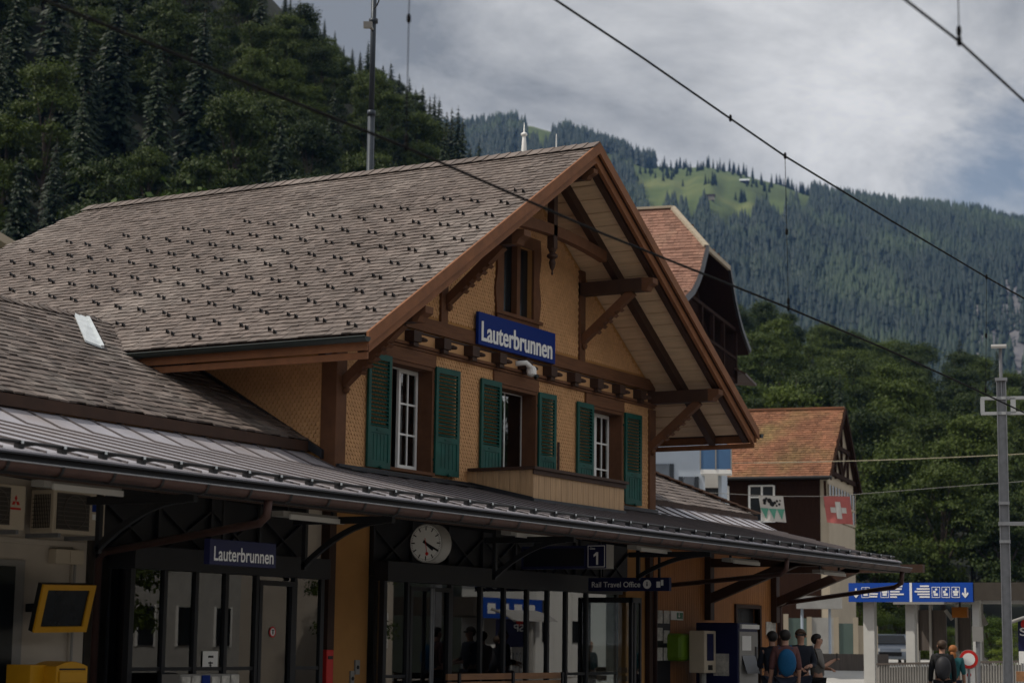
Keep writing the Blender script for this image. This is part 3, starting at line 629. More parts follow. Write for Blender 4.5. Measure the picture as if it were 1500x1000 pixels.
# security camera on the string course
p = at(778, 540, 17.5)
t = thing('security_camera', 'small white security camera fixed between the beam ends just below the big blue board', 'camera', p)
b = MB(); b.tube([p+Vector((-.22, .2, .08)), p+Vector((-.1, .05, .1)), p+Vector((0, 0, .02))], .05, 8); part('arm', b, white_p, t, smooth=True)
b = MB(); b.lathe(p+Vector((.03, .0, -.14)), [(.03, 0), (.09, .03), (.09, .14), (.06, .19)], 12, (.1, .1, 1)); part('housing', b, white_p, t)
b = MB(); b.lathe(p+Vector((.06, -.06, -.13)), [(.05, 0), (.05, .05)], 12, (.2, -.6, -.5)); part('lens', b, screen_m, t)
# platform clock, facing along the platform
c = at(624, 795, 15.0); R0 = .275
t = thing('platform_clock', 'round white double-faced station clock with red second hand hanging under the canopy', 'clock', (c.x, c.y, c.z-R0))
b = MB(); b.lathe(c, [(R0-.012, 0), (R0, .02), (R0, .24), (R0-.012, .26)], 40, (1, 0, 0)); part('case', b, grey_m, t, smooth=False)
dial = mat('clock_dial', (.72, .71, .68), .5, .04, 2)
b = MB(); b.lathe(c-Vector((.004, 0, 0)), [(R0-.022, 0), (R0-.022, .003)], 40, (1, 0, 0)); part('dial', b, dial, t)
b = MB()
# right on the dial is -Y when seen from -X
def dv(deg): return Vector((0, -math.sin(math.radians(deg)), math.cos(math.radians(deg))))
for k in range(60):
    d = dv(k*6); l, w = (.062, .017) if k % 5 == 0 else (.022, .006)
    e = Vector((0, d.z, -d.y)); m = c-Vector((.006, 0, 0))+d*(R0-.032-l/2)
    b.quad(m-d*l/2-e*w/2, m+d*l/2-e*w/2, m+d*l/2+e*w/2, m-d*l/2+e*w/2)
part('minute_marks', b, black_m, t)
def hand(nm, deg, l, back, w, x, m):
    b = MB(); d = dv(deg); e = Vector((0, d.z, -d.y)); o = c-Vector((x, 0, 0)); b.quad(o-d*back-e*w*.6, o-d*back+e*w*.6, o+d*l+e*w*.5, o+d*l-e*w*.5); return b
part('hour_hand', hand('h', 129, .155, .05, .034, .008, 0), black_m, t); part('minute_hand', hand('m', 118, .235, .05, .028, .010, 0), black_m, t)
b = hand('s', 171, .13, .07, .008, .012, 0); o = c-Vector((.012, 0, 0))+dv(171)*.15; b.lathe(o, [(.026, 0), (.026, .002)], 14, (1, 0, 0)); part('second_hand', b, red_m, t)
b = MB(); b.box(c.x+.1, c.x+.16, c.y-.03, c.y+.03, c.z+R0-.01, 3.45); part('hanger', b, black_m, t)
# platform number and departure display hung across the platform
X = 30.0; p0, p1, p2 = atX(764, 815, X), atX(860, 815, X), atX(888, 815, X)
zt, zb = atX(862, 797, X).z, atX(862, 832, X).z
t = thing('departure_display', 'long dark navy departure display hung across the platform left of the number box', 'display', (X, (p0.y+p1.y)/2, zb))
b = MB(); b.box(X, X+.25, p1.y+.02, p0.y, zb, zt-.02); part('casing', b, sign_navy, t); b = MB(); b.box(X-.004, X, p1.y+.06, p0.y-.04, zb+.04, zt-.06); part('screen', b, screen_m, t)
for y in (p1.y+.2, p0.y-.2): b = MB(); b.box(X+.1, X+.14, y-.02, y+.02, zt-.02, 3.6); part('hanger', b, black_m, t)
t = thing('platform_number', 'blue illuminated box with white numeral 1 hung under the canopy', 'sign', (X, p2.y, zb))
b = MB(); b.box(X, X+.28, p2.y, p1.y, zb, zt); part('box', b, grey_m, t); b = MB(); b.box(X-.012, X, p2.y+.0, p1.y, zb, zt); part('face', b, sign_navy, t)
b = MB(); h = zt-zb; w = p1.y-p2.y
for (ya, yb_, za, zb_) in ((p2.y+.02, p2.y+.03, zb+.02, zt-.02), (p1.y-.03, p1.y-.02, zb+.02, zt-.02), (p2.y+.03, p1.y-.03, zb+.02, zb+.03), (p2.y+.03, p1.y-.03, zt-.03, zt-.02)): b.box(X-.016, X-.0125, ya, yb_, za, zb_)
b.box(X-.017, X-.0125, (p1.y+p2.y)/2-.035, (p1.y+p2.y)/2, zb+.06, zb+.27); b.prism([(X-.017, (p1.y+p2.y)/2, zb+.27), (X-.017, (p1.y+p2.y)/2+.05, zb+.225), (X-.017, (p1.y+p2.y)/2+.05, zb+.19), (X-.017, (p1.y+p2.y)/2, zb+.215)], (.0045, 0, 0)); text_mb('Gleis', (X-.016, p1.y-.06, zt-.085), (0, -1, 0), Z, .10, .035, mb=b)
part('numeral', b, letter, t); b = MB(); b.box(X+.1, X+.14, (p1.y+p2.y)/2-.02, (p1.y+p2.y)/2+.02, zt, 3.55); part('hanger', b, black_m, t)
# travel office sign
X = 33.2; p0, p1 = atX(862, 855, X), atX(980, 855, X); zt, zb = atX(920, 845.5, X).z, atX(920, 865, X).z
t = thing('office_sign', 'narrow navy sign reading Rail Travel Office with two symbols, projecting from the wall', 'sign', (X, (p0.y+p1.y)/2, zb))
b = MB(); b.box(X, X+.1, p1.y, p0.y, zb, zt); part('board', b, sign_navy, t)
b = MB(); q0, q1 = atX(867, 860, X-.005), atX(938, 851, X-.005); h = zt-zb
text_mb('Rail Travel Office', (X-.004, q0.y, zb+h*.28), (0, -1, 0), Z, q0.y-q1.y, h*.42, mb=b)
o = Vector((X-.006, atX(948, 855, X).y, zb+h*.5)); b.lathe(o, [(h*.34, 0), (h*.34, .002)], 18, (1, 0, 0))
y0 = atX(966, 855, X).y; b.quad((X-.005, y0+.06, zb+h*.25), (X-.005, y0-.02, zb+h*.25), (X-.005, y0-.02, zb+h*.7), (X-.005, y0+.06, zb+h*.7)); b.quad((X-.005, y0-.03, zb+h*.4), (X-.005, y0-.08, zb+h*.4), (X-.005, y0-.08, zb+h*.82), (X-.005, y0-.03, zb+h*.82))
part('lettering', b, letter, t)
b = MB(); b.box(o.x-.003, o.x-.001, o.y-.012, o.y+.012, o.z-.035, o.z+.02); b.box(o.x-.003, o.x-.001, o.y-.012, o.y+.012, o.z+.028, o.z+.045); part('info_mark', b, sign_navy, t)
b = MB(); b.box(X+.03, X+.07, p1.y+.2, p1.y+.24, zt, 3.3); part('hanger', b, black_m, t); b = MB(); b.box(X+.03, X+.07, p0.y-.24, p0.y-.2, zt, 3.6); part('hanger', b, black_m, t)
# strip lights
lampw = mat('lamp_diffuser', (.55, .54, .52), .5, .05, 2)
where = ['in front of the air conditioner', 'between dark name board and clock', 'just right of the clock', 'above the travel office sign', 'above the ticket machine', 'at its far right end']
for k, (xa, xb, ya, yb_) in enumerate(((72, 176, 712, 724), (420, 500, 757, 764), (752, 808, 782, 790), (935, 980, 803, 810), (1072, 1110, 821, 827), (1203, 1236, 838, 843))):
    Y = 14.9; a, c = at(xa, ya, Y), at(xb, yb_, Y)
    t = thing('strip_light', 'unlit strip light under the canopy '+where[k], 'lamp', ((a.x+c.x)/2, Y, c.z-.03), 'strip lights under the canopy')
    zz = (a.z+c.z)/2; b = MB(); b.box(a.x-.1, c.x, Y-.02, Y+.16, zz+.0, zz+.07); part('housing', b, grey_m, t)
    b = MB(); b.box(a.x+.02, c.x, Y-.05, Y-.021, zz-.03, zz+.035); part('diffuser', b, lampw, t)
    for x in (a.x+.1, c.x-.1): b = MB(); b.box(x-.02, x+.02, Y+.05, Y+.09, zz+.07, cz(Y)-.15); part('hanger', b, black_m, t)
# air conditioners
def aircon(px0, px1, label, logo):
    Y = 17.3; x0, x1 = at(px0, 750, Y).x, at(px1, 750, Y).x; z0, z1 = at(120, 783, Y).z, at(120, 720, Y).z
    t = thing('air_conditioner', label, 'air conditioner', ((x0+x1)/2, Y+.2, z0), 'air conditioners on the cream wall')
    b = MB(); b.box(x0, x1, Y, Y+.38, z0, z1); part('casing', b, ac_m, t, bevel=.015)
    w = x1-x0; b = MB(); b.box(x0+.06, x0+w*.68, Y-.012, Y-.002, z0+.05, z1-.04); f = part('fan_grille', b, grille_m, t)
    b = MB(); cx, czz = x0+.03+w*.36, (z0+z1)/2; r = min(w*.31, (z1-z0)/2-.06)
    for k in range(9): zz = z0+.06+(z1-z0-.11)*k/8; b.box(x0+.06, x0+w*.68, Y-.02, Y-.0125, zz-.004, zz+.004)
    for rr in (r,):
        for k in range(24): a0, a1 = 2*PI*k/24, 2*PI*(k+1)/24; b.beam((cx+rr*math.cos(a0), Y-.018, czz+rr*math.sin(a0)), (cx+rr*math.cos(a1), Y-.018, czz+rr*math.sin(a1)), .008, .008, (0, 1, 0))
    part('guard_wires', b, wire_grille, f)
    b = MB(); [b.box(x0-.008, x0-.002, Y+.05+k*.028, Y+.062+k*.028, z0+.06, z1-.06) for k in range(10)]; [b.box(x0-.012, x0-.009, Y+.04, Y+.34, z0+.07+k*.05, z0+.078+k*.05) for k in range(int((z1-z0-.12)/.05))]; part('coil', b, grille_m, t)
    for x in (x0+.1, x1-.15): b = MB(); b.box(x, x+.05, Y, Yf, z0-.05, z0); part('bracket', b, steel, t)
    b = MB(); q = x1-w*.2
    if logo == 'red':
        for a in (90, 210, 330):
            d = Vector((math.cos(math.radians(a)), 0, math.sin(math.radians(a)))); e = Vector((-d.z, 0, d.x)); o = Vector((q, Y-.003, z1-.2)); b.quad(o, o+d*.04+e*.025, o+d*.08, o+d*.04-e*.025)
        b.box(q-.09, q+.09, Y-.004, Y-.001, z1-.30, z1-.275); part('badge', b, red_m, t)
    else: b.box(q-.06, q+.06, Y-.004, Y-.001, z1-.24, z1-.10); part('badge', b, sign_blue, t); b = MB(); b.box(q-.05, q+.05, Y-.004, Y-.001, z1-.34, z1-.27); b.box(q-.06, q+.06, Y-.004, Y-.001, z1-.08, z1-.06); part('sticker', b, white_p, t)
aircon(78, 154, 'cream air conditioner with blue sticker on the cream wall, next to the black transom', 'blue')
aircon(-38, 37, 'cream air conditioner with red three-diamond badge cut off by the left edge', 'red')
# cable box, tilted screen, letter box
Y = 17.7; a, c = at(83, 803, Y), at(122, 827, Y); t = thing('junction_box', 'small grey metal box fixed high on the cream wall above the yellow screen', 'box', ((a.x+c.x)/2, Y, c.z))
b = MB(); b.box(a.x, c.x, Y, Yf-.002, c.z, a.z); part('housing', b, ac_m, t, bevel=.01); m = (a.x+c.x)/2; b = MB(); b.box(m, c.x-.01, Y-.012, Y-.002, c.z+.02, a.z-.02); part('cover', b, ac_m, t); b = MB(); b.tube([(c.x-.1, Y+.05, c.z), (c.x-.1, Y+.05, 0)], .02, 6); part('conduit', b, grey_m, t)
Y0 = 17.15; a, c = at(62, 855, Y0), at(140, 922, Y0+.1)
t = thing('information_screen', 'yellow framed dark screen tilted forward on the cream wall beside the glazed front', 'screen', (a.x+.5, Yf-.2, c.z))
pl = [at(62, 855, Y0), at(139, 856, Y0), at(124, 924, Y0+.2), at(47, 925, Y0+.2)]
cx_ = sum((p.x for p in pl))/4
tl = Vector((cx_-.52, Y0, a.z)); tr = Vector((cx_+.44, Y0, a.z-.02)); dn = Vector((0, .2, -(pl[0].z-pl[3].z)))
tl, tr = pl[0], pl[1]; bl, br = pl[3], pl[2]; ins = lambda u, v: tl*(1-u)*(1-v)+tr*u*(1-v)+br*u*v+bl*(1-u)*v
nrm = (tr-tl).cross(bl-tl).normalized(); nrm = nrm if nrm.y < 0 else -nrm
b = MB(); O4 = [ins(0, 0), ins(1, 0), ins(1, 1), ins(0, 1)]; I4 = [ins(.1, .11), ins(.9, .11), ins(.9, .88), ins(.1, .88)]
for k in range(4): b.prism([O4[k], O4[(k+1) % 4], I4[(k+1) % 4], I4[k]], nrm*.03)
part('frame', b, yellow, t); b = MB(); b.prism(I4, nrm*.01); part('screen', b, screen_m, t); b = MB(); b.prism([ins(.0, .0), ins(1, .0), ins(1, 1), ins(.0, 1)], -nrm*.07); part('housing', b, black_m, t)
b = MB(); p = ins(.5, .5); b.beam(p-nrm*.1, (p.x, Yf, p.z), .1, .1); part('wall_mount', b, black_m, t)
Y = 17.1; a, c = at(83, 975, Y), at(129, 975, Y); zt = at(105, 968, Y).z
t = thing('letter_box', 'yellow letter box with rounded top and paper label at the bottom left', 'letter box', ((a.x+c.x)/2, Y+.2, 0))
b = MB(); w = c.x-a.x; b.prism([(a.x, Y, .75), (c.x, Y, .75), (c.x, Y, zt-.06)]+[(c.x-w*k/8, Y, zt-.06+.06*math.sin(PI*k/8)) for k in range(1, 8)]+[(a.x, Y, zt-.06)], (0, .42, 0)); part('body', b, yellow, t, bevel=.012)
b = MB(); b.box(a.x+.04, c.x-.04, Y-.025, Y-.002, zt-.26, zt-.12); part('flap', b, yellow, t, bevel=.01); b = MB(); b.box(a.x+.06, c.x-.06, Y-.012, Y-.002, zt-.46, zt-.30); part('notice', b, white_p, t); b = MB(); b.box(a.x+.05, c.x-.05, Y-.006, Y-.001, zt-.105, zt-.085); part('slot', b, black_m, t); b = MB(); b.box((a.x+c.x)/2-.06, (a.x+c.x)/2+.06, Y+.15, Y+.27, 0, .75); part('post', b, grey_m, t)
Y = 17.3; a, c = at(45, 980, Y), at(86, 980, Y); b = MB(); b.box(a.x, c.x-.1, Y, Y+.4, .6, at(60, 973, Y).z); t = thing('parcel_box', 'plain yellow box behind the rounded letter box at the cream wall', 'box', ((a.x+c.x)/2, Y+.2, 0)); part('body', b, yellow, t, bevel=.01); b = MB(); b.box(a.x+.05, c.x-.15, Y+.05, Y+.35, 0, .6); part('plinth', b, grey_m, t)
# display board and notices at the left glazed front
Y = 16.7; a, c = at(264, 990, Y), at(350, 990, Y); zt = at(300, 987, Y).z
t = thing('leaflet_stand', 'white and blue leaflet stand standing in front of the left glazed front', 'stand', ((a.x+c.x)/2, Y, 0)); b = MB(); b.box(a.x, c.x, Y, Y+.3, .1, zt); part('rack', b, grey_m, t)
leaf_w = mat('leaflet_print', (.5, .48, .44), .6, .5, 9)
for k in range(6):
    b = MB(); x = a.x+(c.x-a.x)*(k+.1)/6; b.box(x, x+(c.x-a.x)*.8/6, Y-.02, Y-.005, zt-.34, zt-.03+.01*(k % 3)); part('leaflet', b, sign_blue if k == 2 else leaf_w, t)
b = MB(); b.box(a.x, a.x+.08, Y+.05, Y+.25, 0, .1); b.box(c.x-.08, c.x, Y+.05, Y+.25, 0, .1); part('foot', b, black_m, t)
Y = G1-.006; a, c = at(299, 953, Y), at(320, 981, Y); t = thing('paper_notice', 'white paper notice with small arrow stuck on the glass above the leaflet stand', 'notice', ((a.x+c.x)/2, Y, c.z)); b = MB(); b.box(a.x, c.x, Y+.018, Y+.024, c.z, a.z); part('sheet', b, white_p, t)
b = MB(); m = (a.x+c.x)/2; b.box(m-.05, m+.06, Y+.012, Y+.0175, a.z-.09, a.z-.06); b.box(m-.04, m+.05, Y+.012, Y+.0175, a.z-.17, a.z-.15); b.box(m-.008, m+.008, Y+.012, Y+.0175, c.z+.07, c.z+.12); b.add([(m-.03, Y+.012, c.z+.075), (m+.03, Y+.012, c.z+.075), (m, Y+.012, c.z+.035)], ((0,1,2),)); part('print', b, black_m, t)
Y = G1-.002; o = at(401, 925, Y); t = thing('door_sticker', 'round red and white prohibition sticker on the left glass door', 'sticker', o); b = MB(); b.lathe(o+Vector((0, .024, 0)), [(.078, 0), (.078, .004)], 20, (0, -1, 0)); part('ring', b, red_m, t); b = MB(); b.lathe(o+Vector((0, .0195, 0)), [(.055, 0), (.055, .003)], 20, (0, -1, 0)); part('centre', b, white_p, t); b = MB(); b.box(o.x-.012, o.x+.012, o.y+.012, o.y+.016, o.z-.035, o.z+.03); b.box(o.x-.03, o.x+.03, o.y+.012, o.y+.0162, o.z+.02, o.z+.034); part('symbol', b, black_m, t)
# red ticket stamp and wall switches by the ochre pier
Y = 17.4; a, c = at(479, 951, Y), at(489, 951, Y); t = thing('ticket_validator', 'slim bright red validator on a post in front of the brown downpipe', 'validator', ((a.x+c.x)/2, Y, 0)); b = MB(); b.box(a.x, c.x, Y, Y+.18, .8, a.z); part('body', b, red_m, t, bevel=.01); b = MB(); b.box(a.x+.03, c.x-.03, Y-.01, Y-.001, a.z-.14, a.z-.09); part('slot', b, black_m, t); b = MB(); b.tube([((a.x+c.x)/2, Y+.09, 0), ((a.x+c.x)/2, Y+.09, .8)], .04, 8); part('post', b, grey_m, t)
for (px0, px1, py0, py1, lab) in ((521, 527, 966, 987, 'narrow pale intercom plate on the ochre pier, the higher of two'), (514, 519, 982, 1004, 'narrow pale switch plate on the ochre pier, the lower of two')):
    a, c = at(px0, py0, Yf-.03), at(px1, py1, Yf-.03); t = thing('wall_plate_switch', lab, 'switch', ((a.x+c.x)/2, Yf-.03, c.z)); b = MB(); b.box(a.x, c.x, Yf-.03, Yf-.002, c.z, a.z); part('plate', b, grey_m, t); b = MB(); b.lathe(((a.x+c.x)/2, Yf-.03, (a.z+c.z)/2), [(.03, 0), (.03, .012)], 10, (0, -1, 0)); part('button', b, black_m, t)
# bench in front of the right glazed front
Y = 16.6; a, c = at(692, 990, Y), at(858, 990, Y); zt = at(775, 986, Y).z
bench_w = mat('bench_wood', (.30, .15, .07), .5, .3, 3, (.7, 6, 6), .1)
t = thing('bench', 'long brown wooden bench in front of the right glazed front', 'bench', ((a.x+c.x)/2, Y, 0)); b = MB(); [b.box(a.x, c.x, Y+.4+.02*k, Y+.44+.02*k, .55+.13*k, .65+.13*k) for k in range(4)]; b.v = [(x, y, z+zt-1.04) for x, y, z in b.v]; part('backrest', b, bench_w, t)
b = MB(); [b.box(a.x, c.x, Y-.08+.11*k, Y+.02+.11*k, .43, .46) for k in range(4)]; part('seat', b, bench_w, t)
for x in (a.x+.2, (a.x+c.x)/2, c.x-.2): b = MB(); b.box(x-.03, x+.03, Y-.05, Y+.38, .38, .425); b.box(x-.03, x+.03, Y, Y+.05, 0, .38); b.box(x-.03, x+.03, Y+.33, Y+.38, 0, .38); b.box(x-.03, x+.03, Y+.345, Y+.38, .43, zt+.01); part('leg', b, black_m, t)
# machines along the boarded wall
def boxat(px0, px1, Y, d, py0, z0): a, c = at(px0, py0, Y), at(px1, py0, Y); return a.x, c.x, Y, Y+d, z0, a.z
a, c = at(960, 897, Yf-.1), at(982, 897, Yf-.1); t = thing('timetable_case', 'tall narrow dark framed timetable case on the orange boarded wall', 'noticeboard', ((a.x+c.x)/2, Yf-.06, .3)); b = MB(); b.box(a.x, c.x, Yf-.1, Yf-.02, .3, a.z); part('case', b, black_m, t)
b = MB(); w = (c.x-a.x); [b.box(a.x+w*u, a.x+w*(u+.38), Yf-.108, Yf-.101, z, z+.26) for u, z in ((.08, 1.95), (.54, 1.95), (.08, 1.6), (.54, 1.55), (.08, 1.2), (.54, 1.2))]; part('timetable', b, leaf_w, t)
b = MB(); a, c = at(983, 894, Yf-.05), at(1001, 908, Yf-.05); b.box(a.x, c.x, Yf-.05, Yf-.02, c.z, a.z); t = thing('exit_sign', 'small white and green sign on the orange boards above the lime box', 'sign', ((a.x+c.x)/2, Yf-.04, c.z)); part('plate', b, white_p, t); exit_g = mat('exit_green', (.01, .16, .07), .5, .05); m = (a.x+c.x)/2; b = MB(); b.box(m-.02, c.x-.03, Yf-.056, Yf-.051, c.z+.03, a.z-.03); part('green_field', b, exit_g, t); b = MB(); h = a.z-c.z; b.box(m+.06, m+.09, Yf-.06, Yf-.0565, c.z+h*.45, c.z+h*.8); b.add([(m+.02, Yf-.06, c.z+h*.5), (m+.13, Yf-.06, c.z+h*.5), (m+.075, Yf-.06, c.z+h*.25)], ((0,1,2),)); part('arrow', b, white_p, t)
lime = mat('lime_plastic', (.13, .24, .012), .4, .1)
x0, x1, y0, y1, z0, z1 = boxat(999, 1014, 17.4, .3, 927, 0); zb = at(1000, 968, 17.35).z
t = thing('defibrillator_box', 'lime green wall box with curved loop handle next to the beige validator', 'box', ((x0+x1)/2, 17.5, zb)); b = MB(); b.box(x0, x1, 17.4, Yf-.02, zb, z1); part('housing', b, lime, t, bevel=.09)
b = MB(); pts = [(x1-.12+.17*math.sin(PI*k/10), 17.3, zb+.08+(z1-zb-.16)*k/10) for k in range(11)]; b.tube(pts, .035, 8); part('handle', b, lime, t, smooth=True)
Y = 17.0; x0, x1, y0, y1, z0, z1 = boxat(1032, 1049, Y, .35, 923, 0); zb = at(1040, 985, Y).z
t = thing('ticket_validator', 'beige validator box with blue panel between lime box and ticket machine', 'validator', ((x0+x1)/2, Y, 0)); b = MB(); b.box(x0, x1, Y, Y+.35, zb, z1); part('body', b, ac_m, t, bevel=.02)
b = MB(); w = x1-x0; b.box(x0+w*.2, x1-w*.25, Y-.01, Y-.001, zb+.25, z1-.06); part('panel', b, sign_navy, t); b = MB(); b.box(x0+w*.3, x0+w*.65, Y-.012, Y-.001, zb+.06, zb+.16); part('slot', b, black_m, t); b = MB(); b.tube([((x0+x1)/2, Y+.17, 0), ((x0+x1)/2, Y+.17, zb)], .07, 10); part('post', b, grey_m, t)
Y = 17.25; x0, x1, y0, y1, z0, z1 = boxat(1053, 1064, Y, .3, 928, 0); t = thing('poster_post', 'slim pillar with dark poster and white leaflet box between validator and ticket machine', 'poster', ((x0+x1)/2, Y, 0)); b = MB(); b.box(x0, x1, Y, Y+.2, .2, z1); part('poster', b, screen_m, t); b = MB(); b.box(x0, x1, Y-.12, Y-.001, at(1058, 985, Y).z, at(1058, 965, Y).z); part('leaflet_box', b, white_p, t); b = MB(); b.box(x0+.05, x1-.05, Y+.03, Y+.17, 0, .2); part('foot', b, black_m, t)
Y = 16.55; xa = at(1081, 950, Y).x; x1 = at(1110, 950, Y).x; zt = at(1095, 912, Y).z
t = thing('ticket_machine', 'tall dark blue ticket machine with grey front and lit strip on top', 'ticket machine', ((xa+x1)/2, Y+.4, 0)); b = MB(); b.box(xa, x1, Y, Y+.95, 0, zt); part('cabinet', b, sign_navy, t, bevel=.02)
b = MB(); w = x1-xa; b.box(xa+.04, x1-.04, Y-.02, Y-.001, .35, zt-.18); part('front_panel', b, grey_m, t); b = MB(); b.box(xa+.1, x1-.02, Y-.05, Y-.001, zt-.12, zt-.03); part('header_strip', b, white_p, t)
b = MB(); b.box(xa+w*.15, xa+w*.6, Y-.03, Y-.021, 1.42, 1.72); part('notice', b, white_p, t); b = MB(); b.prism([(xa+w*.15, Y-.14, .95), (xa+w*.8, Y-.14, .95), (xa+w*.8, Y-.025, 1.32), (xa+w*.15, Y-.025, 1.32)], (0, .02, 0)); part('touch_screen', b, screen_m, t); b = MB(); b.box(x1-.2, x1-.1, Y-.035, Y-.021, 1.1, 1.5); part('card_reader', b, black_m, t)
b = MB(); b.box(xa-.006, xa-.001, Y+.2, Y+.55, .9, 1.35); part('side_poster', b, leaf_w, t)
b = MB(); a = at(930, 895, Yf-.03); b.box(at(926, 900, Yf-.03).x, at(932, 900, Yf-.03).x, Yf-.03, Yf-.002, at(930, 932, Yf).z, at(930, 905, Yf).z); single('house_rules_plate', b, leaf_w, 'narrow pale notice plate on the ochre wall right of the office porch', 'notice')
b = MB(); a, c = at(1122, 910, Yf-.03), at(1136, 930, Yf-.03); b.box(a.x, c.x, Yf-.04, Yf-.019, c.z, a.z); single('poster', b, leaf_w, 'pale poster at the far end of the orange wall behind the waiting people', 'poster')
# posters and shelves inside the hall, seen through the glass
post_y = mat('poster_print', (.50, .26, .03), .5, .5, 3)
Y = 19.6; a, c = at(336, 896, Y), at(366, 934, Y)
t = thing('wall_poster', 'dark blue poster with orange streak inside the left glazed hall', 'poster', ((a.x+c.x)/2, Y, c.z)); b = MB(); b.box(a.x, c.x, Y, Y+.03, c.z, a.z); part('sheet', b, sign_navy, t); b = MB(); w, h = c.x-a.x, a.z-c.z
b.add([(a.x+w*.1, Y-.004, c.z+h*.7), (a.x+w*.3, Y-.004, c.z+h*.85), (a.x+w*.9, Y-.004, c.z+h*.35), (a.x+w*.75, Y-.004, c.z+h*.2)], ((0,1,2,3),)); part('streak', b, post_y, t); b = MB(); b.box(a.x+w*.3, a.x+w*.36, Y+.04, Y+.1, 0, c.z+.1); part('stand', b, steel, t)
# ------------------------------------------------------------------ people
skin_m = mat('skin', (.36, .20, .14), .6, .08, 6)
def cloth(n, c): return mat(n, c, .85, .2, 6, bump=.1)
def skinned(name, V, E, parent, m, sc, root=0, sub=1):
    bm = bmesh.new(); L = bm.verts.layers.skin.verify(); vs = [bm.verts.new(Vector(v[:3])*sc) for v in V]; [bm.edges.new((vs[a], vs[b])) for a, b in E]
    for i, v in enumerate(vs): v[L].radius = (V[i][3]*sc, V[i][3]*sc); v[L].use_root = (i == root)
    me = bpy.data.meshes.new(name); bm.to_mesh(me); bm.free(); me.materials.append(m)
    o = bpy.data.objects.new(name, me); COL.objects.link(o); o.parent = parent
    k = o.modifiers.new('skin', 'SKIN'); k.use_smooth_shade = True; s = o.modifiers.new('sub', 'SUBSURF'); s.levels = sub; s.render_levels = sub
    bpy.context.view_layer.update()
    me2 = bpy.data.meshes.new_from_object(o.evaluated_get(bpy.context.evaluated_depsgraph_get())); o.modifiers.clear(); o.data = me2; me2.name = name
    return o
def person(label, loc, yaw, H, arms, top, legs_m, hair_m, hair='short', extra=None, group='people waiting by the ticket machine'):
    t = thing('person', label, 'person', loc, group, yaw, local=True); s = H/1.75
    V = [(0, 0, .95, .125), (0, 0, 1.10, .115), (0, 0, 1.30, .135), (-.01, 0, 1.46, .085), (.0, 0, 1.535, .06), (.015, 0, 1.59, .07), (.02, 0, 1.665, .092), (.01, 0, 1.72, .065), (.112, 0, 1.64, .014)]
    E = [(0, 1), (1, 2), (2, 3), (3, 4), (4, 5), (5, 6), (6, 7), (6, 8)]; sleeves = []
    for sd, (el, wr) in zip((1, -1), arms):
        n = len(V); V += [(0, sd*.18, 1.435, .058), (*el, .05), (*wr, .036)]; E += [(2, n), (n, n+1), (n+1, n+2)]; sleeves.append((n, n+1, n+2))
        w, e = Vector(wr), Vector(el); d = (w-e).normalized(); pl = w+d*.07; V.append((*pl, .030)); E.append((n+2, n+3)); ax = d.cross(Vector((0, 0, 1)));
        ax = ax.normalized() if ax.length > .1 else Vector((1, 0, 0)); cu = d.cross(ax)
        for k in range(4):
            f = len(V); q = pl+ax*(k-1.5)*.02+d*.035; V += [(*q, .010), (*(q+d*(.035+.008*(1.5-abs(k-1.5)))+cu*.012), .009), (*(q+d*.06+cu*.035), .008)]; E += [(n+3, f), (f, f+1), (f+1, f+2)]
        f = len(V); q = w+d*.03-ax*.035; V += [(*q, .011), (*(q+d*.035-ax*.015+cu*.02), .009)]; E += [(n+2, f), (f, f+1)]
    for sd in (1, -1):
        n = len(V); V += [(0, sd*.095, .88, .09), (.015, sd*.1, .49, .058), (-.01, sd*.105, .10, .04), (.13, sd*.12, .045, .04)]; E += [(0, n), (n, n+1), (n+1, n+2), (n+2, n+3)]
    skinned('body', V, E, t, skin_m, s)
    T = [(0, 0, .90, .155), (0, 0, 1.08, .148), (0, 0, 1.30, .165), (-.01, 0, 1.46, .115), (-.005, 0, 1.515, .08)]; TE = [(0, 1), (1, 2), (2, 3), (3, 4)]
    for (a, b, c), sd in zip(sleeves, (1, -1)):
        n = len(T); e, w = Vector(V[b][:3]), Vector(V[c][:3]); q = e.lerp(w, top[1]); T += [(0, sd*.185, 1.42, .088), (*e, .062), (*q, .05)]; TE += [(2, n), (n, n+1), (n+1, n+2)]
    skinned(top[2], T, TE, t, top[0], s)
    L = [(0, 0, .94, .15)]; LE = []
    for sd in (1, -1): n = len(L); L += [(0, sd*.095, .86, .11), (.015, sd*.1, .49, .078), (-.01, sd*.105, .10, .062)]; LE += [(0, n), (n, n+1), (n+1, n+2)]
    skinned('trousers', L, LE, t, legs_m, s)
    b = MB(); b.ball((-.008*s, 0, 1.682*s), .113*s, 16, 12, (1.0, .93, .93)); b.v = [(min(x, .075*s-(.03*s if z < 1.69*s else 0)), y, max(z, (1.575 if x < -.015*s else 1.695)*s)) for x, y, z in b.v]
    if hair == 'long': b.ball((-.06*s, 0, 1.52*s), .085*s, 10, 8, (.7, 1, 1.6))
    part('hair', b, hair_m, t, smooth=True)
    b = MB(); [b.ball((.092*s, q*.032*s, 1.668*s), .013*s, 8, 6) for q in (-1, 1)]; part('eyes', b, black_m, t); b = MB(); b.box(.095*s, .103*s, -.025*s, .025*s, 1.594*s, 1.603*s); part('mouth', b, red_m if hair == 'long' else skin_m, t)
    b = MB(); [b.ball((.01*s, q*.094*s, 1.655*s), .03*s, 8, 6, (.7, .4, 1)) for q in (-1, 1)]; part('ears', b, skin_m, t)
    if extra: extra(t, s)
    return t
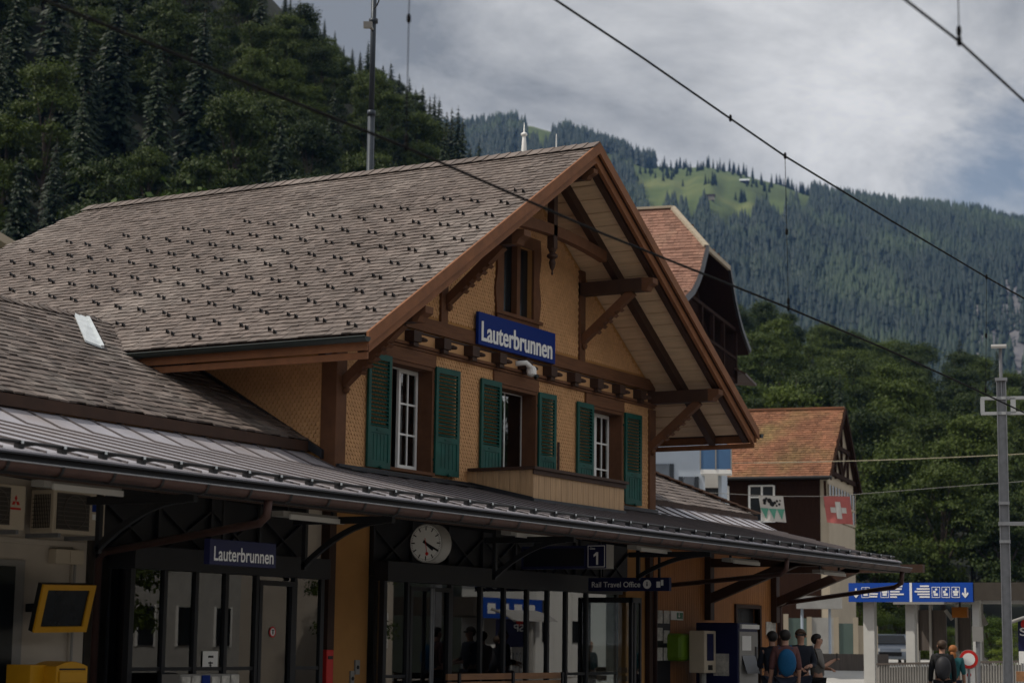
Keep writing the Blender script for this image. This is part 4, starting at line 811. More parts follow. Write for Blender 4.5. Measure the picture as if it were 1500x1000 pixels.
def backpack(m):
    def f(t, s):
        b = MB(); b.ball((-.22*s, 0, 1.2*s), .2*s, 14, 10, (.62, .85, 1.22)); part('backpack', b, m, t, smooth=True)
        b = MB(); [b.tube([(-.1*s, q*s, 1.44*s), (.06*s, q*s, 1.49*s), (.165*s, q*s, 1.33*s), (.14*s, q*s, 1.1*s), (-.1*s, q*s, 1.0*s)], .022*s, 6) for q in (-.11, .11)]; part('straps', b, m, t)
    return f
def shades(t, s):
    b = MB(); b.box(.098*s, .112*s, -.068*s, .068*s, 1.655*s, 1.692*s); [b.box(0, .1*s, q*.094*s-.003, q*.094*s+.003, 1.675*s, 1.685*s) for q in (-1, 1)]; part('sunglasses', b, black_m, t)
def phone(t, s):
    b = MB(); b.box(.36*s, .37*s, -.12*s, -.05*s, 1.28*s, 1.42*s); part('phone', b, black_m, t)
dark_hair = mat('dark_hair', (.012, .009, .008), .6, .2, 8); ginger = mat('ginger_hair', (.30, .11, .03), .6, .2, 8); brown_hair = mat('brown_hair', (.05, .028, .016), .6, .2, 8)
navy_c, blue_c, check_c, grey_c, black_c, teal_c, jean_c = cloth('navy_cloth', (.008, .010, .017)), cloth('bright_blue_nylon', (.004, .07, .17)), cloth('dusty_red_check', (.10, .042, .04)), cloth('grey_jersey', (.145, .135, .125)), cloth('black_cloth', (.008, .008, .009)), cloth('teal_cloth', (.015, .09, .10)), cloth('dark_denim', (.02, .024, .04))
down = [((-.02, .24, 1.12), (.08, .25, .88)), ((-.02, -.24, 1.12), (.08, -.25, .88))]
fold = [((.02, .24, 1.14), (.24, .12, 1.12)), ((.02, -.24, 1.14), (.26, -.06, 1.08))]
hold = [((.06, .22, 1.16), (.22, .02, 1.12)), ((.08, -.22, 1.15), (.27, -.10, 1.26))]
def gpos(px, D): p = atD(px, 950, D); return (p.x, p.y, 0)
def headz(px, py, D): return atD(px, py, D).z
person('person in dark jacket seen from behind, standing closest to the ticket machine', gpos(1131, 38), math.radians(40), headz(1131, 926, 38), fold, (navy_c, .9, 'jacket'), jean_c, dark_hair)
person('person in dusty red checked shirt with bright blue backpack, seen from behind', gpos(1150, 36.5), math.radians(30), headz(1152, 924, 36.5), down, (check_c, .25, 'shirt'), jean_c, dark_hair, extra=backpack(blue_c))
person('person facing the camera in sunglasses and dark open jacket', gpos(1173, 37.5), math.radians(208), headz(1170, 923, 37.5), fold, (navy_c, .85, 'jacket'), jean_c, brown_hair, extra=shades)
person('person in grey top in profile looking down at a phone', gpos(1197, 38), math.radians(-62), headz(1197, 930, 38), hold, (grey_c, .15, 'top'), black_c, dark_hair, extra=phone)
person('person in black jacket with black rucksack walking away by the fence', gpos(1380, 40), math.radians(22), headz(1380, 939, 40), down, (black_c, .9, 'jacket'), black_c, brown_hair, extra=backpack(mat('black_nylon', (.02, .02, .024), .6)), group='people by the fence')
person('person with ginger hair and teal top half hidden behind the black jacket', gpos(1396, 43), math.radians(15), headz(1395, 946, 43), down, (teal_c, .2, 'top'), jean_c, ginger, 'long', group='people by the fence')

# ------------------------------------------------------------------ overhead line, masts
wire_m = mat('wire', (.007, .007, .008), .8, .1, 3, spec=.1)
def wire(name, pts, r, label, fittings=(), cat='wire', m=None, group=None):
    b = MB(); b.tube(pts, r, 6); o = single(name, b, m or wire_m, label, cat, group, base=Vector(pts[0])); ORG[o.name] = Vector(pts[0])
    for p in fittings:
        c = MB(); c.lathe(Vector(p)-Vector((0, 0, .03)), [(.008, 0), (.016, .015), (.016, .05), (.008, .07)], 8); part('clamp', c, wire_m, o)
    return o
def lin(p, q, n, sag): p, q = Vector(p), Vector(q); return [p.lerp(q, k/n)-Vector((0, 0, sag*4*(k/n)*(1-k/n))) for k in range(n+1)]
def atY(px, py, Y): return tuple(at(px, py, Y))
YW = 7.62
A_ = [at(x, y, YW) for x, y in ((-60, -43), (60, -2), (300, 97), (595, 216), (880, 341), (1155, 451), (1300, 512), (1400, 557), (1500, 604), (1560, 633))]
wire('contact_wire', A_, .011, 'lower black overhead wire running right across in front of the station gable', [at(595, 216, YW), at(1155, 451, YW)])
B_w = [at(x, y, YW) for x, y in ((760, -38), (815, 1), (940, 84), (1070, 174), (1150, 229), (1300, 320), (1445, 406), (1500, 437), (1580, 480))]
wire('messenger_wire', B_w, .011, 'upper black overhead wire crossing the clouds and the far mountain', [at(1070, 174, YW), at(1150, 229, YW), at(1445, 406, YW)])
YC = 3.62
wire('contact_wire', [at(x, y, YC) for x, y in ((1200, -95), (1325, -1), (1405, 61), (1500, 148), (1600, 245))], .010, 'black overhead wire in the top right corner of the picture', [at(1405, 61, YC)])
def dropper(p, q, label): wire('dropper_wire', [p, (p+q)/2, q], .0035, label, [(p+q)/2, q+Vector((0, 0, .06))], 'wire')
dropper(at(1150, 231, YW), at(1155, 450, YW), 'thin vertical dropper wire hanging before the far wooded mountain'); dropper(at(1445, 407, YW), at(1444, 578, YW)-Vector((0, 0, 0)), 'thin vertical dropper wire near the right edge above the lamp mast')
p = at(595, 215, YW); dropper(Vector((p.x, p.y, p.z+1.9)), p, 'thin vertical dropper wire beside the tall steel pole above the roof'); p = at(1405, 60, YC); dropper(Vector((p.x, p.y, p.z+1.2)), p, 'thin vertical dropper wire at the top right corner')
rope_m = mat('pale_cable', (.30, .27, .19), .7)
wire('span_cable', lin(atD(1000, 678, 70), atD(1560, 661, 62), 8, .1), .014, 'pale yellow cable stretched across the orange roof to the right edge', m=rope_m, cat='cable')
# steel lamp mast on the right
D = 39; top = atD(1466, 575, D); p = atD(1476, 950, D); cx, cy = p.x, p.y
t = thing('lamp_mast', 'grey steel overhead line mast with flat lamp head near the right edge', 'mast', (cx, cy, 0)); zt = atD(1469, 548, D).z
view = Vector((cx, cy, 0)).normalized(); sx = Vector((view.y, -view.x, 0))
b = MB(); o = Vector((cx, cy, 0)); w = .175
b.obox(o+Vector((0, 0, zt/2)), sx*w/2, view*.008, Vector((0, 0, zt/2))); [b.obox(o+sx*q*w/2+Vector((0, 0, zt/2)), sx*.008, view*.09, Vector((0, 0, zt/2))) for q in (-1, 1)]; part('post', b, steel, t)
b = MB(); zl = atD(1466, 500, D).z; b.tube([o+Vector((0, 0, zt-.4)), o+Vector((0, 0, zl))], .035, 8); part('lamp_pole', b, steel, t)
b = MB(); c = o+Vector((0, 0, zl+.04))-sx*.03; b.obox(c, sx*.15, view*.22+Vector((0, 0, .05)), Vector((0, 0, .022))); part('lamp_head', b, grey_m, t)
b = MB(); za, zb = atD(1450, 576, D).z, atD(1450, 599, D).z
b.obox(o+sx*.32+Vector((0, 0, za)), sx*.72, view*.06, Z*.03); b.obox(o+sx*.32+Vector((0, 0, zb)), sx*.72, view*.06, Z*.03); b.obox(o-sx*.37+Vector((0, 0, (za+zb)/2)), sx*.04, view*.06, Z*(za-zb)/2); b.obox(o+sx*.22+Vector((0, 0, (za+zb)/2)), sx*.05, view*.06, Z*(za-zb)/2); part('cross_arm', b, white_mast, t)
b = MB(); zc = atD(1470, 765, D).z; b.obox(o+sx*.2+Vector((0, 0, zc)), sx*.32, view*.1, Z*.035); part('side_arm', b, steel, t)
for q, w_ in ((zc+.4, .105), (zc-.35, .105), (zt, .12)): b = MB(); b.obox(o+Vector((0, 0, q)), sx*w_, view*.1, Z*.03); part('collar', b, steel, t)
# pole behind the roof
pole_m = mat('blue_grey_pole', (.035, .043, .055), .45, .15, 5, metal=.3)
p = atD(545, 120, 52); t = thing('antenna_pole', 'tall blue grey steel pole with small box rising behind the station roof', 'pole', (p.x, p.y, 0)); o = Vector((p.x, p.y, 0)); zt = atD(549, -40, 52).z
b = MB(); b.tube([o, o+Z*(atD(545, 170, 52).z)], .095, 10); b.tube([o+Z*(atD(545, 170, 52).z), o+Z*zt], .072, 10); b.tube([o+Z*(atD(545, 172, 52).z), o+Z*(atD(545, 164, 52).z)], .11, 10); b.tube([o+Z*(atD(545, 30, 52).z), o+Z*(atD(545, 24, 52).z)], .12, 10); part('shaft', b, pole_m, t, smooth=True)
q = atD(539, 37, 51.8); b = MB(); b.obox(q, CR*.11, _f*.1, CU*.08); b.beam(q, Vector((p.x, p.y, q.z)), .06, .06); part('antenna_box', b, grey_m, t)
q = atD(552, 2, 52); b = MB(); b.tube([Vector((p.x, p.y, q.z-.1)), q+Vector((0, 0, -.12)), q+CR*.05, q+CR*.07+Z*.2], .02, 6); part('cable_loop', b, black_m, t)
q = atD(545, 239, 51.8); b = MB(); b.obox(q+CR*.02, CR*.05, _f*.05, CU*.07); part('clamp', b, black_m, t)
# finials behind the ridge
for (px, py0, py1, rr, lab) in ((768, 180, 300, .13, 'white tapering spire with a ball, just above the ridge of the station roof'), (815, 203, 300, .035, 'very thin white needle above the ridge right of the white spire')):
    D = 58; p = atD(px, py0, D); t = thing('spire', lab, 'spire', (p.x, p.y, 0)); zb = atD(px, 222, D).z
    b = MB(); zs = atD(px, 199, D).z; b.lathe((p.x, p.y, 0), [(rr*.9, 0), (rr*.7, zb-1.5), (rr*.6, zb), (rr*.36, zs), (rr*.2, zs+.05), (.006, p.z)], 14); part('needle', b, white_p, t, smooth=True)
    if rr > .1: b = MB(); b.ball((p.x, p.y, zs+.02), .095, 14, 8, (1, 1, .7)); part('ball', b, white_p, t, smooth=True)

# ------------------------------------------------------------------ neighbouring buildings
def house(name, label, cat, loc, deg): return thing(name, label, cat, loc, None, math.radians(deg), local=True)
dark_wood = mat('brown_black_boards', (.026, .013, .009), .9, .3, 3, (6, 6, .6), .1, spec=.05)
beige = mat('beige_render', (.40, .34, .26), .85, .1, 1); pale_blue = mat('pale_blue_render', (.44, .50, .58), .85, .06, 1)
# tall chalet hotel with half-hipped faded tile roof
D = 96; KH = D/75; A = atD(1035, 362, D); e1 = Vector((math.cos(math.radians(12)), math.sin(math.radians(12)), 0)); e2 = Vector((-e1.y, e1.x, 0)); ctr = A+e1*2.02*KH
t = house('chalet_hotel', 'tall chalet with faded pink tile roof and dark bell-shaped gable behind the station gable', 'building', (ctr.x, ctr.y, 0), 12); z0 = A.z/KH; ylen = 11; t.scale = (KH, KH, KH)
prof = [(2.02, 0), (2.5, -.5), (3.0, -1.05), (3.7, -1.6), (4.5, -2.1), (5.5, -2.5), (6.2, -2.75)]
for s, nm in ((-1, 'l'), (1, 'r')):
    b = MB(); pts = [(.0, 2.01)]+prof
    for (xa, za), (xb, zb) in zip(pts, pts[1:]):
        d = Vector((s*(xa-xb), 0, za-zb)); V = d.length; O = (s*xb, 1.77+ylen if s < 0 else 0.0, z0+zb); y0 = 0.0
        hip = xa < 2.0
        courses(b, (s*xb, ylen, z0+zb), (0, -1, 0), d, ylen, V, .2, .22, (lambda a, c, V=V, h=hip: (ylen-a) > (1.77*c/V if h else 0)), .03, 1.25, .01, seed=21+int(xa*3))
    part('roof', b, pink_tile, t)
    k = MB()
    for (xa, za), (xb, zb) in zip(pts, pts[1:]):
        ya = 1.77 if xa < 1 else 0; k.prism([(s*xa, ya, z0+za-.05), (s*xb, 0, z0+zb-.05), (s*xb, ylen, z0+zb-.05), (s*xa, ylen, z0+za-.05)], (0, 0, -.12))
    part('roof_deck', k, dark_wood, t)
    k = MB()
    for (xa, za), (xb, zb) in zip(prof, prof[1:]): k.beam((s*xa, -.05, z0+za), (s*xb, -.05, z0+zb), .1, .2)
    part('verge', k, lead, t)
b = MB(); b.tri((-2.02, -.02, z0), (2.02, -.02, z0), (0, 1.77, z0+2.01)); b.tri((-2.02, -.02, z0-.12), (2.02, -.02, z0-.12), (0, 1.77, z0+1.9)); part('half_hip', b, pink_tile, t)
b = MB()
for k in range(12): p, q = Vector((-2.02, 0, z0+.04)).lerp(Vector((0, 1.77, z0+2.05)), k/12), Vector((-2.02, 0, z0+.04)).lerp(Vector((0, 1.77, z0+2.05)), (k+1.1)/12); b.beam(p, q, .22, .1)
b.beam((0, 1.77, z0+2.05), (0, ylen, z0+2.05), .3, .09); b.beam((-2.05, -.05, z0-.06), (2.05, -.05, z0-.06), .1, .18); part('ridge_tiles', b, beige, t)
b = MB(); b.prism([(-5.0, 1.3, 0), (5.0, 1.3, 0), (5.0, 1.3, z0-2.6), (3.5, 1.3, z0-1.8), (1.9, 1.3, z0-.3), (-1.9, 1.3, z0-.3), (-3.5, 1.3, z0-1.8), (-5.0, 1.3, z0-2.6)], (0, .25, 0)); part('gable_wall', b, dark_wood, t)
b = MB(); b.box(-4.8, -4.5, 1.6, ylen-.2, 0, z0-2.5); b.box(4.5, 4.8, 1.6, ylen-.2, 0, z0-2.5); part('side_wall', b, beige, t)
b = MB(); b.box(-4.6, 4.6, .2, 1.28, z0-4.3, z0-4.15); [b.box(-4.6+.3*k, -4.53+.3*k, .2, .25, z0-4.15, z0-3.35) for k in range(31)]; b.box(-4.62, 4.62, .16, .28, z0-3.35, z0-3.25); b.box(-4.62, 4.62, .16, .28, z0-2.2, z0-2.08); [b.box(x-.08, x+.08, .15, .3, z0-4.3, z0-2.2) for x in (-4.5, -2, 0, 2, 4.5)]; part('balcony', b, dark_wood, t)
b = MB(); [b.prism([(s*4.2, -.25, z0-4.0), (s*6.6, -.25, z0-4.15), (s*6.6, 1.25, z0-4.05), (s*4.2, 1.25, z0-3.2)], (0, 0, .08)) for s in (1,)]; part('flared_eave', b, copper, t)
# house with mossy orange roof
D = 85; A = atD(1237, 598, D); t = house('chalet_house', 'chalet with mossy orange tile roof and half-timbered gable before the dark trees', 'building', (A.x, A.y, 0), 11); zr = A.z; a_, b_ = 3.98, 3.19; yl = 9
for s in (-1, 1):
    d = Vector((-s*a_, 0, b_)); V = d.length; b = MB(); courses(b, (s*a_, yl, zr-b_), (0, -1, 0), d, yl, V, .17, .18, lambda p, q: True, .03, 1.25, .006, seed=31+s); part('roof', b, orange_tile, t)
    k = MB(); k.prism([(s*a_, .02, zr-b_-.04), (0, .02, zr-.04), (0, yl, zr-.04), (s*a_, yl, zr-b_-.04)], (0, 0, -.1)); part('roof_deck', k, dark_wood, t)
    k = MB(); k.beam((0, -.05, zr-.08), (s*a_, -.05, zr-b_-.08), .06, .2); part('bargeboard', k, dark_wood, t); k = MB(); k.tube([(s*(a_+.08), -.1, zr-b_-.05), (s*(a_+.08), yl, zr-b_-.05)], .07, 8); part('gutter', k, black_m, t)
b = MB(); b.beam((0, 0, zr+.03), (0, yl, zr+.03), .25, .08); part('ridge_tiles', b, orange_tile, t)
gy = .2; b = MB(); wall_xz(b, gy, gy+.3, -3.3, 3.3, 0, lambda x: zr-.15-b_/a_*abs(x), [], (0,)); part('gable_wall', b, beige, t)
b = MB(); [b.box(-3.3 if z < zr-2 else -1.9, 3.3 if z < zr-2 else 1.9, gy-.12, gy-.02, z-.09, z+.09) for z in (zr-1.75, zr-2.95)]; [b.box(x-.09, x+.09, gy-.1, gy-.02, zr-3.1, zr-.9-abs(x)*.7) for x in (-1.6, 0, 1.6)]; [b.beam((s*.2, gy-.07, zr-2.9), (s*1.5, gy-.07, zr-1.85), .14, .09, (0, 1, 0)) for s in (-1, 1)]; part('timber_frame', b, dark_wood, t)
b = MB(); b.box(-3.32, 3.32, gy-.06, gy-.005, 0.5, zr-4.9); [b.box(-3.3+.01, 3.3, gy-.06, gy-.005, z, z+.1) for z in (zr-4.2,)]; part('oriel', b, beige, t)
wn = MB(); [wn.box(-3.2+k*.75, -2.7+k*.75, gy-.04, gy-.004, zr-4.75, zr-3.45) for k in range(9)]; w_ = part('windows_row', wn, screen_m, t, kind='stuff'); 
b = MB(); [b.box(-3.28+k*.75, -3.17+k*.75, gy-.06, gy-.041, zr-4.8, zr-3.4) for k in range(10)]; b.box(-3.3, 3.3, gy-.07, gy-.041, zr-4.85, zr-4.75); part('window_frames', b, beige, t)
b = MB(); b.box(-3.32, -3.02, gy+.31, yl-.2, 0, zr-b_-.12); b.box(3.02, 3.3, gy+.31, yl-.2, 0, zr-b_-.12); b.box(-3.0, 3.0, yl-.5, yl-.2, 0, zr-b_); part('side_wall', b, dark_wood, t)
for y0 in (2.4, 4.3, 5.6):
    b = MB(); b.box(-3.36, -3.33, y0, y0+1.0, zr-b_-1.75, zr-b_-.35); w_ = part('window', b, screen_m, t)
    b = MB(); [b.box(-3.41, -3.37, y0-.06+q, y0+.02+q, zr-b_-1.8, zr-b_-.3) for q in (0, .5, 1.02)]; [b.box(-3.41, -3.37, y0, y0+1.0, z, z+.06) for z in (zr-b_-1.8, zr-b_-.8, zr-b_-.34)]; part('frame', b, white_p, w_)
b = MB(); b.beam((-3.1, .3, zr-b_-1.4), (-3.95, .2, zr-b_-.2), .1, .1); part('eave_bracket', b, dark_wood, t)
# white block of flats with blue balcony
D = 62; A = atD(1057, 720, D); t = house('apartment_block', 'pale blue white block of flats with one blue balcony, seen under the station eaves', 'building', (A.x, A.y, 0), 22); zt = atD(1057, 610, D).z
b = MB(); b.box(0, 7, 0, 6, 0, zt); b.box(-.0, -.02, 0, 9, 0, .5); part('wall', b, pale_blue, t)
b = MB(); b.prism([(-.3, -.2, zt-.02), (-.3, 6.2, zt-.02), (3.5, 6.2, zt+.4), (3.5, -.2, zt+.4)], (0, 0, .15)); b.prism([(7.3, -.2, zt-.02), (7.3, 6.2, zt-.02), (3.5, 6.2, zt+.4), (3.5, -.2, zt+.4)], (0, 0, .15)); part('roof', b, slate_old, t)
zl = lambda y: atD(1000, y, D).z
for (y0, wd, za, zb) in ((1.62, .42, zl(703), zl(678)), (.85, .32, zl(727), zl(697))):
    b = MB(); b.box(-.03, -.001, y0, y0+wd, za, zb); w_ = part('window', b, window_pale, t); [part('shutter', MB().box(-.04, -.001, yy, yy+.13, za, zb), pole_m, w_) for yy in (y0-.15, y0+wd+.02)]
bl = mat('balcony_blue', (.07, .15, .29), .5, .1, 2); zb, za = zl(655), zl(685)
b = MB(); b.box(-.8, -.02, -.32, .62, za-.22, za-.1); b.prism([(-.7, .1, za-.22), (-.02, .1, za-.22), (-.02, .1, za-.6)], (0, .4, 0)); ba = part('balcony', b, white_p, t); b = MB(); b.box(-.8, -.77, -.32, .62, za-.08, zb); b.box(-.77, -.02, -.32, -.29, za-.08, zb); part('balustrade', b, bl, ba); b = MB(); [b.box(-.82, -.78, y-.02, y+.02, za-.1, zb+.02) for y in (-.32, .15, .62)]; b.box(-.82, -.76, -.34, .64, zb, zb+.03); part('rail', b, grey_m, ba)
b = MB(); b.box(-.03, -.005, .1, .5, za-1.6, za-.5); part('balcony_door', b, screen_m, t)
# corner of a house at the left edge
p = atD(0, 352, 62); t = house('gabled_house', 'house corner with pale verge and green gable at the far left edge', 'building', (p.x, p.y, 0), -25)
green_b = mat('green_boards', (.06, .16, .12), .7, .15, 3)
b = MB(); b.prism([(-6, 0, 0), (.5, 0, 0), (.5, 0, p.z-.55), (-2.75, 0, p.z+1.0), (-6, 0, p.z-.55)], (0, 5, 0)); part('wall', b, green_b, t)
b = MB(); b.prism([(-2.75, -.6, p.z+1.25), (1.3, -.6, p.z-.55), (1.3, -.6, p.z-.8), (-2.75, -.6, p.z+1.0)], (0, 6, 0)); b.prism([(-2.75, -.6, p.z+1.25), (-6.8, -.6, p.z-.55), (-6.8, -.6, p.z-.8), (-2.75, -.6, p.z+1.0)], (0, 6, 0)); part('roof', b, beige, t)
# flags on a line
D = 58
def flag(px0, px1, py0, py1, label):
    tl, tr, bl_, br = atD(px0, py0, D), atD(px1, py0+1, D), atD(px0+6, py1-2, D), atD(px1+5, py1+1, D)
    t = thing('flag', label, 'flag', bl_, 'flags hanging on the line')
    def S(u, v): return tl*(1-u)*(1-v)+tr*u*(1-v)+br*u*v+bl_*(1-u)*v + _f*(.05*math.sin(u*7+v*2)*v)
    return t, S
def patch(b, S, u0, u1, v0, v1, off=0., n=8):
    for i in range(n):
        for j in range(n):
            q = [(u0+(u1-u0)*(i+a)/n, v0+(v1-v0)*(j+c)/n) for a, c in ((0, 0), (1, 0), (1, 1), (0, 1))]; b.quad(*[S(*w)-_f*off for w in q])
red_f = mat('faded_red_cloth', (.50, .145, .135), .8, .12, 3); whitef = mat('white_cloth', (.60, .58, .55), .8, .08, 3); green_f = mat('sea_green_cloth', (.12, .36, .27), .8, .1, 3)
t, S = flag(1206, 1245, 726, 767, 'faded red Swiss flag with white cross hanging on the line'); b = MB(); patch(b, S, 0, 1, 0, 1); patch(b, S, 0, 1, 0, 1, -.012); part('cloth', b, red_f, t, smooth=True)
b = MB(); patch(b, S, .40, .60, .2, .82, .012); patch(b, S, .2, .39, .41, .61, .012); patch(b, S, .61, .8, .41, .61, .012); part('cross', b, whitef, t, smooth=True)
t, S = flag(1111, 1147, 725, 764, 'white and green flag with dark animal emblem hanging on the line'); b = MB(); patch(b, S, 0, 1, 0, 1); patch(b, S, 0, 1, 0, 1, -.012); part('cloth', b, whitef, t, smooth=True)
b = MB()
for k in range(3): u = k/3; n = 6; [b.quad(S(u+.333*i/n*.5+.0, .5)-_f*.012, S(u+.333*(1-i/n*.5), .5)-_f*.012, S(u+.333*(1-(i+1)/n*.5), .5+.45*(i+1)/n)-_f*.012, S(u+.333*(i+1)/n*.5, .5+.45*(i+1)/n)-_f*.012) for i in range(n)]
part('green_points', b, green_f, t, smooth=True)
b = MB()
for (u, v, r) in ((.22, .2, .075), (.2, .3, .06), (.3, .12, .05), (.42, .2, .1), (.5, .32, .1), (.62, .27, .06), (.72, .2, .05), (.8, .32, .05), (.85, .18, .035), (.68, .38, .04)):
    b.add([S(u+r*math.cos(a*PI/5), v+r*math.sin(a*PI/5))-_f*.014 for a in range(10)], (tuple(range(10)),))
part('emblem', b, black_m, t)
wire('flag_line', [atD(940, 716, D), atD(1108, 725, D), atD(1150, 726.5, D), atD(1203, 726.5, D), atD(1248, 724, D), atD(1400, 712, D), atD(1560, 700, D)], .007, 'thin grey line carrying the two flags', cat='line', m=grey_m)

# ------------------------------------------------------------------ underpass shelter and things at the right
X0 = 48.6; ya, yb2, ym = at(1245, 866, 17).y, 0, 0
L0, L1 = atX(1243, 866, X0), atX(1425, 866, X0); zt, zb = atX(1335, 853, X0).z, atX(1335, 881, X0).z
t = thing('underpass_shelter', 'flat-roofed stairway shelter with bright blue pictogram fascia on pale posts', 'shelter', (X0+1.5, L1.y+1, 0))
b = MB(); b.box(X0, X0+.12, L1.y, L0.y, zb, zt); fa = part('fascia', b, shelter_blue, t); b = MB(); b.box(X0+.13, X0+5, L1.y-3.4, L0.y, zb+.06, zt-.02); b.box(X0+.02, X0+.129, L1.y-3.4, L1.y-.01, zb+.04, zt-.0); part('roof', b, grille_m, t)
b = MB(); q = lambda px: atX(px, 866, X0).y
b.box(X0-.012, X0-.001, q(1336), q(1332.5), zb, zt); H = zt-zb
def rect(px0, px1, v0, v1): b.box(X0-.010, X0-.001, q(px1), q(px0), zb+H*v0, zb+H*v1)
for k, (u0, u1) in enumerate(((1348, 1361), (1343, 1362), (1340, 1362), (1344, 1362), (1347, 1362))): rect(u0, u1, .78-k*.14, .86-k*.14)
for k, (u0, u1) in enumerate(((1304, 1322), (1304, 1321), (1304, 1318), (1304, 1324), (1304, 1314))): rect(u0, u1, .78-k*.14, .86-k*.14)
for k in range(3): rect(1273, 1287-k, .52-k*.14, .6-k*.14)
for u in (1365, 1379.5, 1394, 1290, 1262):
    for (a0, a1, v0, v1) in ((0, 12, .22, .25), (0, 12, .75, .78), (0, .6, .25, .75), (11.4, 12, .25, .75)): rect(u+a0, u+a1, v0, v1)
    rect(u+3, u+9, .32, .45); rect(u+2, u+10 if u in (1394, 1290) else u+6, .46, .58); rect(u+5, u+8, .6, .7)
def arrow(u):
    y = q(u); w = abs(q(u)-q(u+1)); b.box(X0-.012, X0-.001, y-w*1.2, y+w*1.2, zb+H*.35, zb+H*.72)
    b.prism([(X0-.012, y-w*5, zb+H*.42), (X0-.012, y, zb+H*.2), (X0-.012, y+w*5, zb+H*.42), (X0-.012, y+w*3.4, zb+H*.5), (X0-.012, y, zb+H*.34), (X0-.012, y-w*3.4, zb+H*.5)], (.011, 0, 0))
arrow(1414); arrow(1254)
part('pictograms', b, letter, fa)
b = MB(); b.box(X0-.1, X0+.1, q(1384), q(1310), zb-.06, zb-.005); part('light_bar', b, grey_m, t)
for px, w in ((1273, 8), (1333.5, 6.5), (1430, 5)): b = MB(); xx = X0+.3; y0_, y1_ = atX(px+w, 940, xx).y, atX(px-w, 940, xx).y; b.box(xx, xx+.2, y0_, y1_, 0, zb+.06); part('post', b, post_pale, t)
plank = mat('grey_brown_planks', (.105, .088, .078), .8, .25, 3, (6, 6, .5), .1)
for (a0, a1) in ((1346, 1364), (1365.5, 1386), (1403.5, 1422)): b = MB(); xx = X0+4.6; b.box(xx, xx+.05, atX(a1, 920, xx).y, atX(a0, 920, xx).y, atX(1350, 952, xx).z, atX(1350, 893, xx).z); part('panel', b, plank, t); b = MB(); b.box(xx-.06, xx+.08, atX(a0, 920, xx).y, atX(a0-3.5, 920, xx).y, 0, zb+.06); part('panel_post', b, concrete, t)
b = MB(); xx = X0+2; b.beam(atX(1385, 893, xx), atX(1395, 907, xx), .05, .09); b.beam(atX(1436, 896, xx), atX(1445, 915, xx), .06, .1); b.beam(atX(1436, 960, xx), atX(1447, 972, xx), .06, .1); b.box(xx, xx+.06, atX(1440, 930, xx).y, atX(1436, 930, xx).y, 1.0, zb); part('brace', b, concrete, t)
amber = mat('amber_panel', (.30, .10, .006), .5, .2, 3)
xx = X0+.5; a, c = atX(1394, 885, xx), atX(1417, 904, xx); t = thing('hanging_panel', 'small amber panel hung under the shelter roof beside the blue fascia', 'panel', (xx, a.y, c.z)); b = MB(); b.box(xx, xx+.1, c.y, a.y, c.z, a.z-.06); part('panel', b, amber, t); b = MB(); b.box(xx+.03, xx+.06, (a.y+c.y)/2-.02, (a.y+c.y)/2+.02, a.z-.06, zb+.08); part('hanger', b, black_m, t)
xx = X0-1.5; a, c = atX(1411, 888, xx), atX(1426, 940, xx); D = 45
o = atD(1419, 965, D); vv_ = Vector((o.x, o.y, 0)).normalized(); sx = Vector((vv_.y, -vv_.x, 0)); t = thing('road_sign', 'round red ringed white traffic sign with white plate below on a post', 'sign', (o.x, o.y, 0)); r_ = 13.3*D/F_PX
b = MB(); b.lathe(o, [(r_, 0), (r_, .015)], 28, -vv_); part('red_ring', b, red_m, t); b = MB(); b.lathe(o-vv_*.012, [(r_*.68, 0), (r_*.68, .01)], 28, -vv_); part('white_disc', b, white_p, t)
b = MB(); c = atD(1419.5, 993, D); b.obox(c, sx*.135, vv_*.008, Z*.24); part('plate', b, white_p, t); b = MB(); b.lathe(c-vv_*.01+Z*.08, [(.05, 0), (.05, .004)], 16, -vv_); part('plate_mark', b, red_m, t); b = MB(); b.tube([Vector((o.x, o.y, 0))+vv_*.05, o+vv_*.05+Z*.15], .03, 8); part('post', b, steel, t); b = MB(); b.lathe(o+vv_*.006, [(r_*1.06, 0), (r_*1.06, .004)], 28, -vv_); part('grey_rim', b, grey_m, t)
# grey cabinet on the mast side, bar fence
o = atD(1432, 928, 46); t = thing('call_point', 'pale grey call box on a post beside the amber panel', 'call point', (o.x, o.y, 0)); b = MB(); b.obox(o, sx*.12, vv_*.08, Z*.17); part('box', b, grey_m, t); b = MB(); b.tube([(o.x, o.y, 0), (o.x, o.y, o.z)], .05, 8); part('post', b, steel, t)
t = thing('bar_fence', 'low pale fence of close vertical bars running behind the shelter posts', 'fence', atD(1380, 1000, 49)); b = MB(); p, q_ = atD(1284, 972, 49.2), atD(1496, 968, 47.5); d = (q_-p); n = 54
for k in range(n+1): c = p+d*k/n; b.box(c.x-.012, c.x+.012, c.y-.012, c.y+.012, 0, c.z)
part('bars', b, grey_m, t); b = MB(); b.beam(p, q_, .05, .05); b.beam((p.x, p.y, .15), (q_.x, q_.y, .15), .05, .05); part('rails', b, plank, t)
pn = MB(); pn.prism([(p.x+.05, p.y, .1), (q_.x+.05, q_.y, .1), (q_.x+.05, q_.y, q_.z-.08), (p.x+.05, p.y, p.z-.08)], (.02, 0, 0)); part('mesh_panel', pn, concrete, t)
